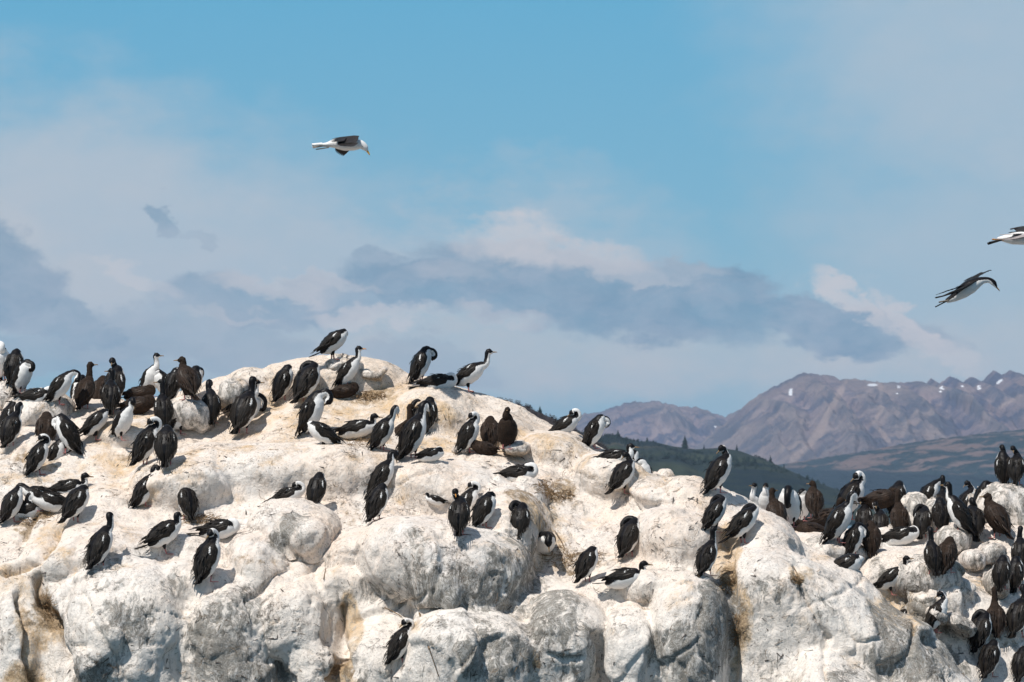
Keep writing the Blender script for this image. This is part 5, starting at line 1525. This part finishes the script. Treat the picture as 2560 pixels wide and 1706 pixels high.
# ---------------------------------------------------------------- nests, sticks, straws and feathers
M_STRAW = plain('dry_straw', (0.22, 0.145, 0.08), 0.9, 0.1)
M_STICK = plain('weathered_stick', (0.24, 0.17, 0.11), 0.9, 0.1)
M_FEA = plain('lost_feather', (0.10, 0.085, 0.075), 0.8, 0.2)
M_RED = plain('reddish_shell', (0.42, 0.10, 0.045), 0.7, 0.2)


def twig(p, d, up, L, r, bend, rng):
    n = 5; V, F = [], []
    s_ = d.cross(up)
    if s_.length < 1e-3: s_ = d.cross(Vector((0, 0, 1)))
    s_.normalize(); u2 = s_.cross(d).normalized()
    for i in range(n):
        t = i / (n - 1); c = p + d * (L * (t - .5)) + s_ * (bend * L * (t - .5) ** 2) + u2 * (.3 * bend * L * math.sin(t * 3))
        for k in range(3):
            a = 2 * math.pi * k / 3
            V.append(c + s_ * r * math.cos(a) + u2 * r * math.sin(a))
    for i in range(n - 1):
        for k in range(3):
            F.append((i * 3 + k, i * 3 + (k + 1) % 3, i * 3 + 3 + (k + 1) % 3, i * 3 + 3 + k))
    return V, F


NESTS = [(1395, 1240, 38, 15, 'scruffy straw nest in the hollow under the lying bird with white dashes'), (1360, 1222, 26, 18, 'small heap of dark twigs on the white jutting boulder'),
         (905, 1108, 70, 24, 'straw nest under the cormorant lying with head up'), (920, 992, 48, 11, 'low dark nest heap behind the brown chick'),
         (1815, 1455, 24, 30, 'matted straw nest high in the ochre cleft'), (1838, 1575, 14, 40, 'moss and straw plug low in the ochre cleft'),
         (1990, 1452, 14, 10, 'little straw nest in the notch of the right slope'), (88, 1292, 46, 22, 'twig nest at the head of the left ochre cleft'),
         (118, 1520, 22, 34, 'brown moss and twig clump in the left cleft'), (1430, 1392, 80, 34, 'trampled straw bed on the flat beside the big dome'),
         (500, 1300, 50, 12, 'scattered nest straw above the lying cormorant'), (2170, 1362, 40, 16, 'nest remains under the flat lying bird of the right ledge')]
rng = random.Random(11)
for (nx, ny, rx, ry, lb) in NESTS:
    parts = []; c0 = None
    for k in range(int(40 + rx * 1.3)):
        a, rr = rng.uniform(0, 6.283), rng.random() ** .6
        x, y = nx + rx * rr * math.cos(a), ny + ry * rr * math.sin(a)
        h = hit(x, y)
        if h is None: continue
        p, no = h[1], h[2]
        if c0 is None: c0 = p.copy()
        if (p - c0).length > .9: continue
        d = Vector((rng.gauss(0, 1), rng.gauss(0, 1), rng.gauss(0, .5))); d = (d - no * d.dot(no) * .8)
        if d.length < .1: continue
        d.normalize()
        parts.append(twig(p + no * rng.uniform(.002, .022) - c0, d, no, rng.uniform(.04, .11), rng.uniform(.0016, .0040), rng.uniform(-1.2, 1.2), rng))
    if not parts: continue
    v, f = join(parts)
    o = mesh_obj('nest', v, f, M_STRAW, None, smooth=False); o.location = c0
    o['kind'] = 'stuff'; tag(o, lb)

STICKS = [((1054, 1532), (1078, 1618), .010, 'long dry stick lying upright in front of the lower centre block'), ((1388, 1330), (1412, 1372), .006, 'thin root like stick on the peach coloured wall'),
          ((960, 1518), (1004, 1545), .007, 'dark bent twig over the shadowed overhang'), ((1078, 1622), (1100, 1690), .005, 'wavy straw hanging below the long dry stick'), ((818, 1425), (812, 1450), .006, 'short yellow straw on the white slope'),
          ((1985, 1420), (2002, 1452), .005, 'thin straw stalk in the notch of the right slope')]
for (a0, a1, rr, lb) in STICKS:
    h0, h1 = hit(*a0), hit(*a1)
    if h0 is None or h1 is None: continue
    p0, p1 = h0[1] + h0[2] * .02, h1[1] + h1[2] * .02
    if (p1 - p0).length > 1.2: p1 = Vector(at(*a1, p0.y)) + Vector((0, -.03, 0))
    c0 = (p0 + p1) / 2; d = p1 - p0; L = d.length; d.normalize()
    v, f = twig(Vector((0, 0, 0)), d, h0[2], L, rr, .07, rng)
    o = mesh_obj('stick', v, f, M_STICK, None); o.location = c0
    tag(o, lb, 'stick', 'sticks and straws on the rock')

# loose straws, feathers and droppings strewn over the rock: nobody could count them
parts, partsd = [], []
for k in range(2600):
    x = rng.uniform(-40, 2600); y = rng.uniform(900, 1706)
    dens = perlin(np.array([[x * .006, y * .012, 5.5]]))[0]
    if dens < rng.uniform(-.2, .45): continue
    h = hit(x, y)
    if h is None: continue
    p, no = h[1], h[2]
    d = Vector((rng.gauss(0, 1), rng.gauss(0, .6), rng.gauss(0, .6))); d = (d - no * d.dot(no))
    if d.length < .1: continue
    d.normalize()
    if rng.random() < .6:
        parts.append(twig(p + no * .004, d, no, rng.uniform(.03, .12), rng.uniform(.0012, .0028), rng.uniform(-1.2, 1.2), rng))
    else:
        partsd.append(blade(p + no * .004, p + no * .006 + d * rng.uniform(.03, .09), rng.uniform(.003, .009), .002, .002, no))
v, f = join(parts); tag(mesh_obj('straw_litter', v, f, M_STRAW, None, smooth=False), 'loose straws strewn over the white rock', kind='stuff')
v, f = join(partsd); tag(mesh_obj('feather_litter', v, f, M_FEA, None, smooth=False), 'moulted feathers and dark scraps strewn over the rock', kind='stuff')
